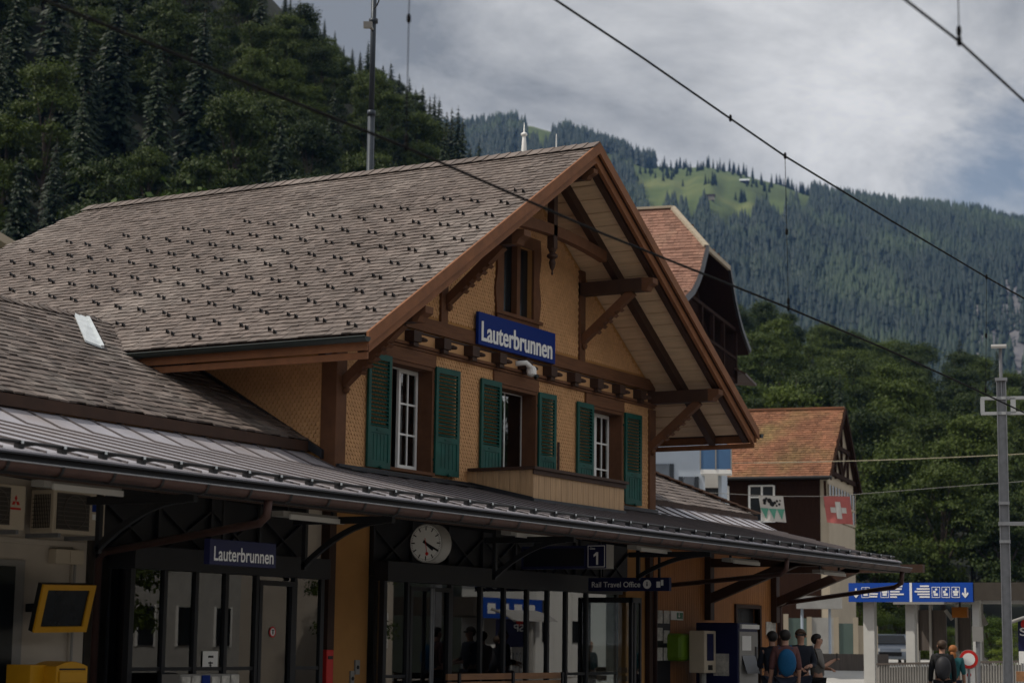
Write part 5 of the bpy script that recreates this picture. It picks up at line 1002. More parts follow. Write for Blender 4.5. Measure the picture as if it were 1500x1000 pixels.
# shop corner at the right edge
o = atD(1497, 925, 42); vv_ = Vector((o.x, o.y, 0)).normalized(); sx = Vector((vv_.y, -vv_.x, 0)); t = thing('shop_stall', 'shop stall with curved pale awning and dark blue sign at the right edge', 'stall', (o.x, o.y, 0))
b = MB(); w = .5; c = o+sx*.42; b.obox(c-Z*.12, sx*w, vv_*.05, Z*.33); part('sign_panel', b, sign_navy, t); b = MB(); text_mb('SP', o-sx*.045-vv_*.056+Z*-.08, sx, Z, .34, .17, mb=b); part('lettering', b, letter, t); b = MB(); b.lathe(o+sx*.1-vv_*.055+Z*.16, [(.12, 0), (.12, .003)], 14, -vv_); part('red_badge', b, red_m, t)
b = MB(); pts = [atD(1475+k*8, 913-3.2*k+.12*k*k, 41.5) for k in range(10)]; b.tube(pts, .035, 8); [b.quad(a, c, c+vv_*1.5, a+vv_*1.5) for a, c in zip(pts, pts[1:])]; part('awning', b, grey_m, t)
b = MB(); c = atD(1497, 962, 41); b.obox(c+sx*.3, sx*.36, vv_*.2, Z*.12); part('white_box', b, white_p, t); b = MB(); c = atD(1496, 990, 41); b.obox(c+sx*.3, sx*.4, vv_*.25, Z*.1); part('shelf', b, bench_w, t); b = MB(); [b.tube([Vector((0, 0, 0))+sx*(.0+.12*k)+Vector((o.x, o.y, 0)), Vector((o.x, o.y, 1.3))+sx*(.0+.12*k)], .02, 6) for k in range(7)]; part('rail_bars', b, steel, t)
# parked car beyond the shelter
D = 92; o = atD(1303, 950, D); zg = atD(1303, 976, D).z; car_m = mat('silver_blue_car_paint', (.20, .235, .29), .3, .05, 2, coat=.6)
t = thing('parked_car', 'silver blue parked car seen from the front between two shelter posts', 'car', (o.x, o.y, zg), None, math.radians(200), local=True)
b = MB(); prof = [(2.1, .35), (2.15, .6), (2.05, .85), (1.1, 1.0), (.35, 1.45), (-1.2, 1.5), (-1.9, 1.1), (-2.1, .9), (-2.1, .35)]; b.prism([(x, -.86, z) for x, z in prof], (0, 1.72, 0)); part('body', b, car_m, t, bevel=.08)
b = MB(); b.prism([(1.08, -.74, 1.04), (.4, -.66, 1.42), (.4, .66, 1.42), (1.08, .74, 1.04)], (.02, 0, .015)); part('windscreen', b, screen_m, t)
for s in (-1, 1):
    for x in (1.35, -1.35): b = MB(); b.lathe((x, s*.78, .33), [(.33, -.1), (.33, .1)], 20, (0, 1, 0)); w_ = part('wheel', b, black_m, t); b = MB(); b.lathe((x, s*.89, .33), [(.2, -.005), (.18, .01)], 14, (0, s, 0)); part('rim', b, steel, w_)
    b = MB(); b.obox((2.08, s*.62, .75), (.03, 0, .0), (0, .16, 0), (0, 0, .08)); part('headlight', b, white_p, t); b = MB(); b.prism([(.9, s*.868, 1.02), (.3, s*.868, 1.36), (-1.1, s*.868, 1.4), (-1.7, s*.868, 1.02)], (0, s*.004, 0)); part('side_window', b, screen_m, t); b = MB(); b.obox((.8, s*.98, 1.02), (.06, 0, 0), (0, .1, 0), (0, 0, .06)); part('mirror', b, car_m, t)
b = MB(); b.box(2.12, 2.17, -.5, .5, .5, .68); part('grille', b, black_m, t)
# garden wall with glass panels and pillars, low wall, awning
D = 72; o = atD(1200, 950, D); vv_ = Vector((o.x, o.y, 0)).normalized(); sx = Vector((vv_.y, -vv_.x, 0))
t = thing('screen_wall', 'pale screen wall with pillars and tinted glass panels behind the waiting people', 'wall', (o.x, o.y, 0)); sm = D/F_PX
def U(px): return Vector((o.x, o.y, 0))+sx*((px-1200)*sm)
for k, px in enumerate((1152, 1186, 1225, 1253)): b = MB(); b.obox(U(px)+Z*(atD(1200, 903 if k else 895, D).z/2), sx*.09, vv_*.1, Z*(atD(1200, 903, D).z/2)); part('pillar', b, beige, t)
tg = mat('greenish_glass_panel', (.10, .14, .125), .2, .1, 2)
for a0, a1, m, py in ((1155, 1184, tg, 905), (1189, 1222, concrete, 904), (1228, 1251, tg, 912), (1255, 1285, beige, 915)): b = MB(); h = atD(1200, py, D).z; b.obox((U(a0)+U(a1))/2+Z*h/2, sx*(a1-a0)*sm/2*.98, vv_*.05, Z*h/2); part('panel', b, m, t)
D = 66; sm = D/F_PX; o = atD(1240, 950, D); b = MB(); h0, h1 = atD(1240, 980, D).z, atD(1240, 957, D).z; b.obox(Vector((o.x, o.y, (h0+h1)/2-.2)), sx*1.35, vv_*.2, Z*((h1-h0)/2+.2)); single('low_wall', b, plank, 'low dark wall beside the pale pavement under the screen wall', 'wall')
D = 70; sm = D/F_PX; o = atD(1200, 882, D); t = thing('canopy_awning', 'pale grey awning on thin posts above the screen wall', 'awning', (o.x, o.y, 0)); b = MB(); b.obox(o, sx*33*sm, vv_*.35, Z*9*sm); part('awning', b, concrete, t); b = MB(); [b.tube([Vector((o.x, o.y, 0))+sx*k*sm, o+sx*k*sm], .05, 6) for k in (-25, 15)]; part('post', b, pale_blue, t)
# ------------------------------------------------------------------ ground
def slab(name, pts, m, th=.3): b = MB(); b.prism(pts, (0, 0, -th)); return single(name, b, m, None, None, kind='structure', base=Vector((0, 0, 0)))
gravel = mat('ballast', (.16, .14, .12), .95, .3, 8, bump=.4, bscale=40); meadow_m = mat('valley_grass', (.06, .085, .025), .95, .3, .05)
b = MB(); b.quad((-9000, -9000, -.62), (9000, -9000, -.62), (9000, 9000, -.62), (-9000, 9000, -.62)); single('ground', b, gravel, None, None, kind='structure', base=Vector((0, 0, 0)))
slab('platform', [(-20, 9.3, 0), (46, 9.3, 0), (46, 24, 0), (-20, 24, 0)], pave, .62)
slab('island_platform', [(-60, -6, 0), (46, -6, 0), (46, 1.9, 0), (-60, 1.9, 0)], pave, .62)
slab('pavement', [(46, 5, 0), (50, 5, 0), (50, 60, 0), (46, 60, 0)], pave, .62)
b = MB(); b.prism([(50, 5, -.004), (62, 5, .76), (62, 60, .76), (50, 60, -.004)], (0, 0, -.6)); b.prism([(62, 5, .76), (125, 5, .80), (125, 75, .80), (62, 60, .76)], (0, 0, -1.3)); single('road', b, pave, None, None, kind='structure', base=Vector((0, 0, 0)))

# ------------------------------------------------------------------ trees
leaf_a = leafmat('deciduous_leaves', (.008, .021, .005), (.088, .122, .015)); leaf_b = leafmat('conifer_needles', (.008, .020, .009), (.026, .044, .015), .1)
nrng = np.random.default_rng(5)
def quads_mesh(name, C, Nn, size, asp, m):
    n = len(C); t = np.cross(Nn, nrng.normal(size=(n, 3))); t /= np.linalg.norm(t, axis=1)[:, None]+1e-9; bt = np.cross(Nn, t)
    s = size[:, None]; P = np.stack([C-t*s, C+bt*s*asp, C+t*s, C-bt*s*asp], 1).reshape(-1, 3)
    me = bpy.data.meshes.new(name); me.vertices.add(4*n); me.vertices.foreach_set('co', P.ravel().astype(np.float32)); me.loops.add(4*n); me.loops.foreach_set('vertex_index', np.arange(4*n, dtype=np.int32)); me.polygons.add(n); me.polygons.foreach_set('loop_start', np.arange(0, 4*n, 4, dtype=np.int32)); me.polygons.foreach_set('loop_total', np.full(n, 4, dtype=np.int32)); me.materials.append(m); me.update(calc_edges=True); me.validate(); return me
def decid(seed, H=17., R=4.6, n=16000, fine=.15):
    r = np.random.default_rng(seed); lobes = []
    for k in range(34):
        a = r.uniform(0, 2*PI); h = r.uniform(.24, .95); rad = R*(.95-.75*abs(h-.5)**1.3*1.6)*r.uniform(.25, .8)
        lobes.append((rad*math.cos(a), rad*math.sin(a), h*H, R*r.uniform(.22, .42)))
    lobes.append((0, 0, H*.9, R*.4)); C = []; Nn = []
    per = n//len(lobes)
    for x, y, z, q in lobes:
        d = r.normal(size=(per, 3)); d /= np.linalg.norm(d, axis=1)[:, None]; d[:, 2] = np.where(d[:, 2] < -.2, -d[:, 2]*.6, d[:, 2])
        rr = q*(r.uniform(.55, 1.08, size=per)**.6)[:, None]; rough = 1+.22*np.sin(d[:, :1]*9+x)+.18*np.sin(d[:, 1:2]*11+y)
        C.append(np.array([x, y, z])+d*rr*rough*np.array([1, 1, .82])); nn = d+r.normal(size=(per, 3))*.55+np.array([0, 0, .25]); Nn.append(nn/np.linalg.norm(nn, axis=1)[:, None])
    C = np.concatenate(C); Nn = np.concatenate(Nn); me = quads_mesh('crown', C, Nn, r.uniform(.6, 1.25, len(C))*fine, .62, leaf_a)
    b = MB(); b.tube([(0, 0, -1), (.1, 0, H*.35), (.0, .1, H*.7)], [.28, .2, .08], 7)
    for x, y, z, q in lobes[:9]: b.tube([(0, 0, z*.55), (x*.5, y*.5, z*.8), (x, y, z)], [.12, .08, .03], 5)
    return me, mesh_of('trunk', b, bark)
def conif(seed, H=21., R=3.2, m=None):
    r = np.random.default_rng(seed); V = []; Fc = []; nb = 560; ga = 2.39996; lop = r.uniform(0, 6)
    for k in range(nb):
        h = .10+.89*(1-(1-k/nb)**.72); a = k*ga+r.uniform(-.5, .5); L = R*(1-h)**.82*r.uniform(.5, 1.12)*(1+.16*math.sin(a-lop)+.12*math.sin(h*23+a*2))+.12
        ca, sa = math.cos(a), math.sin(a); z = h*H+r.uniform(-.25, .25); w = L*r.uniform(.17, .26)+.10; up = r.uniform(.0, .16)*(h > .6); dr = L*(r.uniform(.28, .55)-up)
        for q in range(4):      # each bough is a row of drooping sprays
            f0, f1 = q*.24+.05, q*.24+r.uniform(.32, .42); zz0, zz1 = z-dr*f0**1.3, z-dr*f1**1.3-.12; ww = w*(1-.2*q)*r.uniform(.7, 1.2); sk = r.uniform(-.35, .35)
            c0, s0 = math.cos(a+sk*f1), math.sin(a+sk*f1); i = len(V); p0 = np.array([ca*L*f0, sa*L*f0, zz0]); p1 = np.array([c0*L*f1, s0*L*f1, zz1]); s = np.array([-sa, ca, 0])*ww; md = p0*.5+p1*.5; dz = np.array([0, 0, .10+.12*L*r.uniform(.3, 1)])
            V += [p0, md+s-dz, p1, md-s-dz]; Fc += [(i, i+1, i+2), (i, i+2, i+3)]
    me = bpy.data.meshes.new('crown'); me.from_pydata([tuple(v) for v in V], [], Fc); me.materials.append(leaf_b); me.update()
    b = MB(); b.tube([(0, 0, -1), (0, 0, H*.5), (0, 0, H)], [.26, .16, .02], 7); return me, mesh_of('trunk', b, bark)
DEC = [decid(s, *p) for s, p in ((1, (17, 4.6)), (2, (15, 5.0)), (3, (19, 4.4)), (4, (13, 4.2)), (5, (18, 5.2)))]
leaf_c = leafmat('young_leaves', (.03, .065, .01), (.16, .20, .025))
BUSH = [decid(s, 7, 3.2, 9000, .095) for s in (11, 12)]
for q in BUSH: q[0].materials[0] = leaf_c
CON = [conif(s, H, R) for s, H, R in ((21, 22, 3.6), (22, 25, 3.9), (23, 19, 3.3), (24, 23, 3.2))]
HT = {0: 17.6, 1: 15.6, 2: 19.6, 3: 13.6, 4: 18.6}; HC = (22, 25, 19, 23)
def top_limit(px, a, d, sky):      # how high a crown may reach so that the wood keeps the outline it has against the sky
    p = atD(px, float(np.interp(px, [q[0] for q in sky], [q[1] for q in sky])), d*math.cos(math.radians(a-29.612))); return p.z
SKY_L = ((-200, -400), (300, -120), (430, -25), (450, 5), (480, 45), (520, 62), (560, 80), (600, 112), (640, 150), (670, 178), (695, 205), (715, 235), (760, 260))
SKY_R = ((900, 440), (1060, 428), (1090, 418), (1130, 430), (1180, 450), (1240, 470), (1300, 485), (1360, 492), (1420, 500), (1460, 518), (1500, 535), (1640, 560))
def tree(name, label, group, mesh_pair, loc, s, rz, sz=1.0, tilt=0):
    r = bpy.data.objects.new(name, None); COL.objects.link(r); r.location = loc; r.scale = (s, s, s*sz); r.rotation_euler = (tilt, 0, rz); props(r, label, 'tree', group)
    for nm, me in (('crown', mesh_pair[0]), ('trunk', mesh_pair[1])): o = bpy.data.objects.new(nm, me); COL.objects.link(o); o.parent = r
    return r
def interp(x, xs, ys):
    return float(np.interp(x, xs, ys))
SLA = lambda az: np.interp(az, [13, 17, 22, 27, 29.4, 30.4, 31.5, 33, 35.4, 38, 41, 46], [.15, .165, .215, .21, .22, .31, .36, .43, .50, .58, .66, .72])
def hill(az, D):        # ground height of the near slopes
    s = SLA(az); D0 = np.where(az > 29.6, 140, 165); Dc = np.where(az > 29.6, 360, 430)
    return np.where(D < D0, 0, np.where(D < Dc, (D-D0)*s, (Dc-D0)*s-(D-Dc)*.35))-.3
grass_floor = mat('forest_floor', (.010, .013, .006), .95, .4, .15)
AZ = np.linspace(12.5, 56, 60); DD = np.concatenate([np.linspace(130, 440, 40), [500, 640]])
b = MB(); b.v = [(d*math.cos(math.radians(a)), d*math.sin(math.radians(a)), float(hill(a, d))+(.5*math.sin(a*3+d*.11) if 145 < d < 500 else 0)) for a in AZ for d in DD]
nd = len(DD); b.f = [(i*nd+j, i*nd+j+1, (i+1)*nd+j+1, (i+1)*nd+j) for i in range(len(AZ)-1) for j in range(nd-1)]; b.mi = [0]*len(b.f)
single('hillside', b, grass_floor, None, None, kind='structure', base=Vector((0, 0, 0)), smooth=True)
tr = random.Random(33)
def scatter(az0, az1, D0, D1, sp, jitter=.45):
    out = []; d = D0
    while d < D1:
        da = math.degrees(sp/d); a = az0+tr.random()*da
        while a < az1: out.append((a+tr.uniform(-jitter, jitter)*da, d+tr.uniform(-jitter, jitter)*sp)); a += da
        d += sp*.95
    return out
def pos(a, d): return (d*math.cos(math.radians(a)), d*math.sin(math.radians(a)), float(hill(a, d)))
LD = 'leafy tree in the dense steep wood behind and left of the station roof'; LC = 'dark spruce standing among leafy trees in the steep wood behind the station roof'
LR = 'leafy tree in the wood on the valley slope right of the station gable'; LRC = 'dark spruce in the wood on the valley slope at the right'
for a, d in scatter(29.6, 45.0, 150, 362, 8.9)+scatter(42.2, 46, 144, 300, 10.0):
    px = 750+F_PX*math.tan(math.radians(29.612-a))
    if px < -70: continue
    con = tr.random() < (.6 if d > 310 else .28) if px > 300 else tr.random() < (.4 if px < 120 else .24)
    s = tr.uniform(.7, 1.12)
    k = tr.randrange(4) if con else tr.randrange(5); P_ = pos(a, d); lim = (top_limit(px, a, d, SKY_L)-P_[2])/(HC[k] if con else HT[k])
    if lim < .3: continue
    s = min(s*(.9 if con else 1.0), lim)
    if con: tree('spruce', LC, 'spruces in the wood above the station', CON[k], P_, s, tr.random()*6)
    else: tree('leafy_tree', LD, 'leafy trees in the wood above the station', DEC[k], P_, s, tr.random()*6)
# crest spruces against the sky
for px, py in ((445, -15), (476, 32), (503, 36), (527, 38), (562, 55), (590, 86), (611, 90), (636, 108), (655, 134), (622, 116), (672, 165), (648, 140), (684, 184), (697, 203), (665, 150), (629, 112), (600, 95), (575, 72), (550, 60), (515, 40), (490, 36), (460, 12)):
    a = 29.612-math.degrees(math.atan((px-750)/F_PX)); d = 345-(px-440)*.1; z = float(hill(a, d)); top = atD(px, py, d*math.cos(math.radians(a-29.6))).z; H = max(9, top-z)
    tree('spruce', 'tall dark spruce on the wooded crest, its pointed top against the cloudy sky', 'spruces on the crest against the sky', CON[tr.choice((0, 1, 3))], pos(a, d), H/23, tr.random()*6)
for a, d in scatter(30.6, 41, 136, 150, 6.5): tree('leafy_bush', 'bright young leafy tree at the foot of the wood just above the roof ridge', 'bright young trees above the ridge', tr.choice(BUSH), pos(a, d), tr.uniform(2.3, 3.9), tr.random()*6, tr.uniform(.9, 1.2))
for px, py in ((708, 212), (722, 216)):
    a = 29.612-math.degrees(math.atan((px-750)/F_PX)); d = 150; top = atD(px, py, d).z; tree('spruce', 'small dark spruce peeping over the roof ridge left of the white spire', 'small spruces by the spire', CON[2], (d*math.cos(math.radians(a)), d*math.sin(math.radians(a)), top-17), 17/19, 1, 1)
for a, d in scatter(14.2, 29.5, 172, 426, 9.6):
    px = 750+F_PX*math.tan(math.radians(29.612-a))
    if px > 1560 or px < 960: continue
    con = tr.random() < (.3 if d < 230 else .1); s = tr.uniform(.75, 1.15)
    k = tr.randrange(4) if con else tr.randrange(5); P_ = pos(a, d); lim = (top_limit(px, a, d, SKY_R)-P_[2])/(HC[k] if con else HT[k])
    if lim < .3: continue
    s = lim*tr.uniform(.94, 1.0) if d > 390 and lim < 1.6 else min(s*(.85 if con else 1), lim)
    if con: tree('spruce', LRC, 'spruces in the wood at the right', CON[k], P_, s, tr.random()*6)
    else: tree('leafy_tree', LR, 'leafy trees in the wood at the right', DEC[k], P_, s, tr.random()*6)
for k, (px, py) in enumerate(((1413, 487), (1468, 505))):
    a = 29.612-math.degrees(math.atan((px-750)/F_PX)); d = 385; z = float(hill(a, d)); top = atD(px, py, d*math.cos(math.radians(a-29.6))).z; tree('spruce', ('dark pointed spruce above the wood left of the lamp mast head', 'dark pointed spruce above the wood right behind the lamp mast head')[k], None, CON[0], pos(a, d), (top-z)/22, tr.random()*6)
# bushes and small trees behind the fence and shelter
for px, py, d in ((1215, 905, 108), (1245, 900, 104), (1290, 898, 99), (1318, 900, 97), (1345, 905, 96), (1390, 915, 94), (1450, 900, 90), (1480, 905, 90), (1262, 855, 104), (1470, 930, 80), (1375, 950, 82)):
    top = atD(px, py, d); H = max(1.6, top.z); p = atD(px, 950, d); tree('leafy_bush', 'rounded leafy bush behind the bar fence and shelter posts', 'bushes behind the shelter', tr.choice(BUSH), (p.x, p.y, .5), (H-.6)/6.9, tr.random()*6, .95)

# across the tracks: the wooded slope and pale shed that the station glass reflects
b = MB(); b.prism([(-80, -40, -.6), (320, -40, -.6), (320, -120, 30), (-80, -120, 30)], (0, 0, -1)); single('opposite_hillside', b, grass_floor, None, None, kind='structure', base=Vector((0, 0, 0)))
for k in range(14): x = 10+k*14+tr.uniform(-3, 3); y = tr.uniform(-75, -42); tree('leafy_tree', 'leafy tree across the tracks, seen only as a dark reflection in the station glass', 'trees across the tracks', tr.choice(DEC), (x, y, -.6+(-40-y)*.37), tr.uniform(.8, 1.1), tr.random()*6)
for k, (x, y, s_) in enumerate(((65.5, -9, .55), (48, -8, .6), (44, -9, .5))): tree('leafy_tree', 'leafy tree across the tracks, seen only as a dark reflection in the station glass', 'trees across the tracks', DEC[k % 5], (x, y, -.5), s_, k)
white_wall = mat('white_panel_wall', (.72, .72, .70), .6, .04, 2)
t = thing('railway_shed', 'long white panelled shed with dark roof across the tracks, mirrored in the station glass', 'shed', (85, -12, 0))
b = MB(); [b.box(82+k*1.8, 83.76+k*1.8, -14, -10, 0, 5.2) for k in range(4)]; part('wall', b, white_wall, t); b = MB(); b.box(81.5, 89.6, -14.5, -9.4, 5.2, 5.5); part('roof', b, dark_timber, t); b = MB(); [b.box(82.6+k*3, 83.2+k*3, -9.99, -9.95, 1.6, 2.6) for k in range(2)]; part('windows', b, screen_m, t, kind='stuff')
t = thing('platform_shelter', 'dark platform shelter with blue fascia across the tracks, mirrored in the station glass', 'shelter', (79, -9, 0))
b = MB(); b.box(75.5, 82, -14, -9.5, 2.7, 3.5); part('roof', b, grille_m, t); b = MB(); b.box(76, 81.6, -9.49, -9.45, 2.6, 3.5); part('fascia', b, shelter_blue, t); b = MB(); [b.box(76.6+k*1.2, 77.3+k*1.2, -9.449, -9.445, 2.8, 3.25) for k in range(4)]; part('pictograms', b, letter, t, kind='stuff')
for x in (76.5, 79, 81): b = MB(); b.box(x, x+.25, -9.9, -9.7, 0, 2.7); part('post', b, concrete, t)

for nm, lab, x0, x1, y0, h, m in (('town_house', 'grey house across the tracks, mirrored in the left glazed front', 56, 63, -13, 5.5, concrete), ('town_house', 'cream house across the tracks, mirrored in the sliding doors', 68.5, 74.5, -13, 6.0, cream)):
    t = thing(nm, lab, 'house', ((x0+x1)/2, y0-3, 0)); b = MB(); b.box(x0, x1, y0-6, y0, -.6, h); part('wall', b, m, t); b = MB(); b.prism([(x0-.5, y0+.5, h-.2), (x0-.5, y0-6.5, h-.2), (x0-.5, y0-3, h+2.6)], (x1-x0+1, 0, 0)); part('roof', b, slate, t)
    for k in range(3): xw = x0+.9+k*(x1-x0-2)/2.2; b = MB(); b.box(xw, xw+.9, y0+.005, y0+.05, 1.3, 2.7); w_ = part('window', b, screen_m, t); b = MB(); b.box(xw-.08, xw-.005, y0+.005, y0+.07, 1.25, 2.75); b.box(xw+.905, xw+.98, y0+.005, y0+.07, 1.25, 2.75); part('frame', b, white_p, w_)

# ------------------------------------------------------------------ far mountain
DM0, DM1 = 900., 3000.
SKYL = []
for px, py in ((1620, 352), (1500, 337), (1441, 321), (1323, 310), (1234, 297), (1193, 286), (1150, 270), (1105, 258), (1040, 243), (998, 245), (945, 240), (898, 222), (840, 203), (815, 194), (774, 184), (720, 188), (680, 193), (600, 200)):
    q = _ray(px, py); SKYL.append((29.612-math.degrees(math.atan((px-750)/F_PX)), q.z/math.hypot(q.x, q.y)))
EL = lambda az: np.interp(az, [s[0] for s in SKYL], [s[1] for s in SKYL])
def bump(a, d): return 1+(.010*np.sin(a*2.1+d*.003)+.012*np.sin(a*5.3-d*.0051+1)+.006*np.sin(a*11+d*.011))*np.clip((2900-d)/700, 0.05, 1)
def mtn(a, d):
    t = np.clip((d-DM0)/(DM1-DM0), 0, 1); e = EL(a)*(1-(1-t)**1.9)*bump(a, d)
    z = d*e; return np.where(d > DM1, z-(d-DM1)*.45, z)-2*(1-t)
def px_of(a): return 750+F_PX*np.tan(np.radians(29.612-a))
def noise2(a, d): return np.sin(a*3.1+d*.0043)+np.sin(a*6.7-d*.0087+2)+.7*np.sin(a*13.1+d*.017+1)
def meadow(a, d):
    p = px_of(a); t = (d-DM0)/(DM1-DM0); n = noise2(a, d)*.025
    lo = np.interp(p, [880, 930, 1000, 1100, 1190, 1210], [.88, .76, .67, .69, .82, 1.2])
    m1 = (p > 885) & (p < 1205) & (t+n > lo); m2 = (p > 748) & (p < 822) & (t+n*1.3 > np.interp(p, [748, 790, 822], [.93, .80, .90])); m3 = (np.hypot((p-940)/22, (t-.6)/.03) < 1); return (m1 & ~((p < 962) & (t > .93))) | m2 | m3
def rock(a, d):
    p = px_of(a); t = (d-DM0)/(DM1-DM0); n = noise2(a*1.7, d*1.9)*.06; return (p+n*160 > 1405) & (t+n > .43) & (t+n < np.interp(p, [1400, 1450, 1500, 1560], [.47, .57, .64, .66]))
m_grass = mat('alpine_meadow', (.072, .10, .026), .95, .45, .006, patch=.7, patch_col=(.125, .13, .045), pscale=.006); m_floor = mat('mountain_forest_floor', (.02, .034, .018), .95, .3, .01); m_rock = mat('limestone_cliff', (.135, .13, .135), .95, .4, .012, (1, 1, .3), bump=.6, bscale=.03)  # lighter patches in the meadow colour are painted sunlit ground
AZm = np.linspace(12.5, 34.5, 200); Dm = np.concatenate([np.linspace(850, 3000, 110), [3050, 3200, 3400]])
A2, D2 = np.meshgrid(AZm, Dm, indexing='ij'); Zm = mtn(A2, D2); b = MB(); P = np.stack([D2*np.cos(np.radians(A2)), D2*np.sin(np.radians(A2)), Zm], -1).reshape(-1, 3); b.v = P.tolist(); nd = len(Dm)
Ac, Dc_ = (A2[:-1, :-1]+A2[1:, 1:])/2, (D2[:-1, :-1]+D2[1:, 1:])/2; MI = np.where(rock(Ac, Dc_), 2, np.where(meadow(Ac, Dc_), 1, 0))
for i in range(len(AZm)-1):
    for j in range(nd-1): b.f.append((i*nd+j, i*nd+j+1, (i+1)*nd+j+1, (i+1)*nd+j)); b.mi.append(int(MI[i, j]))
single('mountain', b, [m_floor, m_grass, m_rock], None, None, kind='structure', base=Vector((0, 0, 0)), smooth=True)
# the forest on it: thousands of small firs as one mass
N = 30000; rr = np.random.default_rng(8); a = rr.uniform(12.8, 33.5, N); d = np.sqrt(rr.uniform(1150**2, 3015**2, N))
keep = ~meadow(a, d) & (~rock(a, d) | (rr.random(N) < .13)); a, d = a[keep], d[keep]; n = len(a); z = mtn(a, d)
h = rr.uniform(12, 31, n)*np.where(rr.random(n) < .12, .6, 1); w = h*rr.uniform(.15, .21, n); x, y = d*np.cos(np.radians(a)), d*np.sin(np.radians(a))
K = 6; th = np.arange(K)*2*PI/K; base = len(a); VV = []; FF = []
ph = rr.uniform(0, 6, n)
tiers = ((.06, .60, 1.0), (.34, .80, .74), (.60, 1.0, .47)); per = len(tiers)*(K+1)
Vt = np.zeros((n, per, 3), dtype=np.float32); fo = []
for ti, (h0, h1, k) in enumerate(tiers):
    o = ti*(K+1)
    for q in range(K):
        jit = rr.uniform(.72, 1.2, n); Vt[:, o+q, 0] = x+np.cos(th[q]+ph)*w*k*jit; Vt[:, o+q, 1] = y+np.sin(th[q]+ph)*w*k*jit; Vt[:, o+q, 2] = z+h*h0-h*.05*jit
        fo.append((o+q, o+(q+1) % K, o+K))
    Vt[:, o+K, 0] = x; Vt[:, o+K, 1] = y; Vt[:, o+K, 2] = z+h*h1
Ft = (np.array(fo)[None]+np.arange(n)[:, None, None]*per).reshape(-1, 3).astype(np.int32); nf = len(Ft)
me = bpy.data.meshes.new('mountain_forest'); me.vertices.add(n*per); me.vertices.foreach_set('co', Vt.ravel()); me.loops.add(nf*3); me.loops.foreach_set('vertex_index', Ft.ravel()); me.polygons.add(nf); me.polygons.foreach_set('loop_start', np.arange(0, nf*3, 3, dtype=np.int32)); me.polygons.foreach_set('loop_total', np.full(nf, 3, dtype=np.int32)); me.update(calc_edges=True)
far_leaf = leafmat('far_firs', (.006, .014, .014), (.022, .036, .026), .0)  # bluish firs: the haze of distance is put into their base colour
nt = far_leaf.node_tree; mixn = [q for q in nt.nodes if q.type == 'MIX'][0]; gg = nt.nodes.new('ShaderNodeNewGeometry'); nn_ = nt.nodes.new('ShaderNodeTexNoise'); nn_.inputs['Scale'].default_value = .006; nn_.inputs['Detail'].default_value = 5; nt.links.new(gg.outputs['Position'], nn_.inputs['Vector'])
mr_ = nt.nodes.new('ShaderNodeMapRange'); mr_.inputs[1].default_value = .5; mr_.inputs[2].default_value = .72; nt.links.new(nn_.outputs['Fac'], mr_.inputs[0]); m2_ = nt.nodes.new('ShaderNodeMix'); m2_.data_type = 'RGBA'; m2_.inputs[7].default_value = (.048, .072, .036, 1); nt.links.new(mr_.outputs[0], m2_.inputs[0]); nt.links.new(mixn.outputs[2], m2_.inputs[6]); nt.links.new(m2_.outputs[2], nt.nodes['Principled BSDF'].inputs['Base Color']); me.materials.append(far_leaf)
o = bpy.data.objects.new('mountain_forest', me); COL.objects.link(o); props(o, 'blue green conifer forest covering the far mountain', 'forest', kind='stuff')
# single firs on and around the meadows
fm = {}
def far_tree(a, d, s, label, grp): z = float(mtn(a, d)); tree('fir_tree', label, grp, tr.choice(CON), (d*math.cos(math.radians(a)), d*math.sin(math.radians(a)), z-1), s, tr.random()*6)
mg = random.Random(4)
def az_of(px): return 29.612-math.degrees(math.atan((px-750)/F_PX))
def d_for(a, py):
    px = 750+F_PX*math.tan(math.radians(29.612-a)); ln = atD(px, py, 1000.); e = (ln.z-1.5)/math.hypot(ln.x, ln.y); lo, hi = 1000., 3000.
    for _ in range(40):
        m = (lo+hi)/2
        if float(mtn(a, m))/m < e: lo = m
        else: hi = m
    return lo
cl_ = [(890, 222), (905, 232), (920, 245), (950, 250), (965, 258), (985, 255), (995, 268), (1005, 246), (1030, 243), (1038, 238), (1046, 240), (1054, 243), (1062, 246), (1070, 242), (1085, 248), (1098, 252), (1110, 266), (1122, 268), (1131, 272), (1146, 262), (1158, 266), (1165, 268), (1176, 272), (1186, 276), (1194, 280), (940, 285), (925, 262), (975, 243), (1000, 239), (1010, 250), (1044, 262), (1090, 288), (1130, 290), (1162, 292)]
for px, py in cl_:
    for q in range(mg.choice((2, 4, 6))):
        p = px+mg.gauss(0, 5); a = az_of(p); dd = d_for(a, py+mg.uniform(1, 8)); far_tree(a, min(dd, 2990), mg.uniform(.5, .95), 'dark fir standing on the bright mountain meadow below the skyline', 'firs on the mountain meadow')
for px, py, lab in ((1043, 290, 'tiny alpine hut with pale roof on the mountain meadow, the lower one'), (1096, 267, 'tiny alpine hut with pale roof on the mountain meadow, the upper one')):
    a = az_of(px); dd = d_for(a, py); p = Vector((dd*math.cos(math.radians(a)), dd*math.sin(math.radians(a)), float(mtn(a, dd)))); t = thing('alpine_hut', lab, 'hut', p, 'alpine huts', math.radians(20), local=True)
    b = MB(); b.box(-4, 4, -6, 6, -2, 3.2); part('wall', b, beige if py > 280 else dark_wood, t); b = MB(); b.prism([(-5, -7, 3), (0, -7, 6), (0, 7, 6), (-5, 7, 3)], (0, 0, .3)); b.prism([(5, -7, 3), (0, -7, 6.01), (0, 7, 6.01), (5, 7, 3)], (0, 0, .3)); part('roof', b, zinc if py < 280 else dark_wood, t)

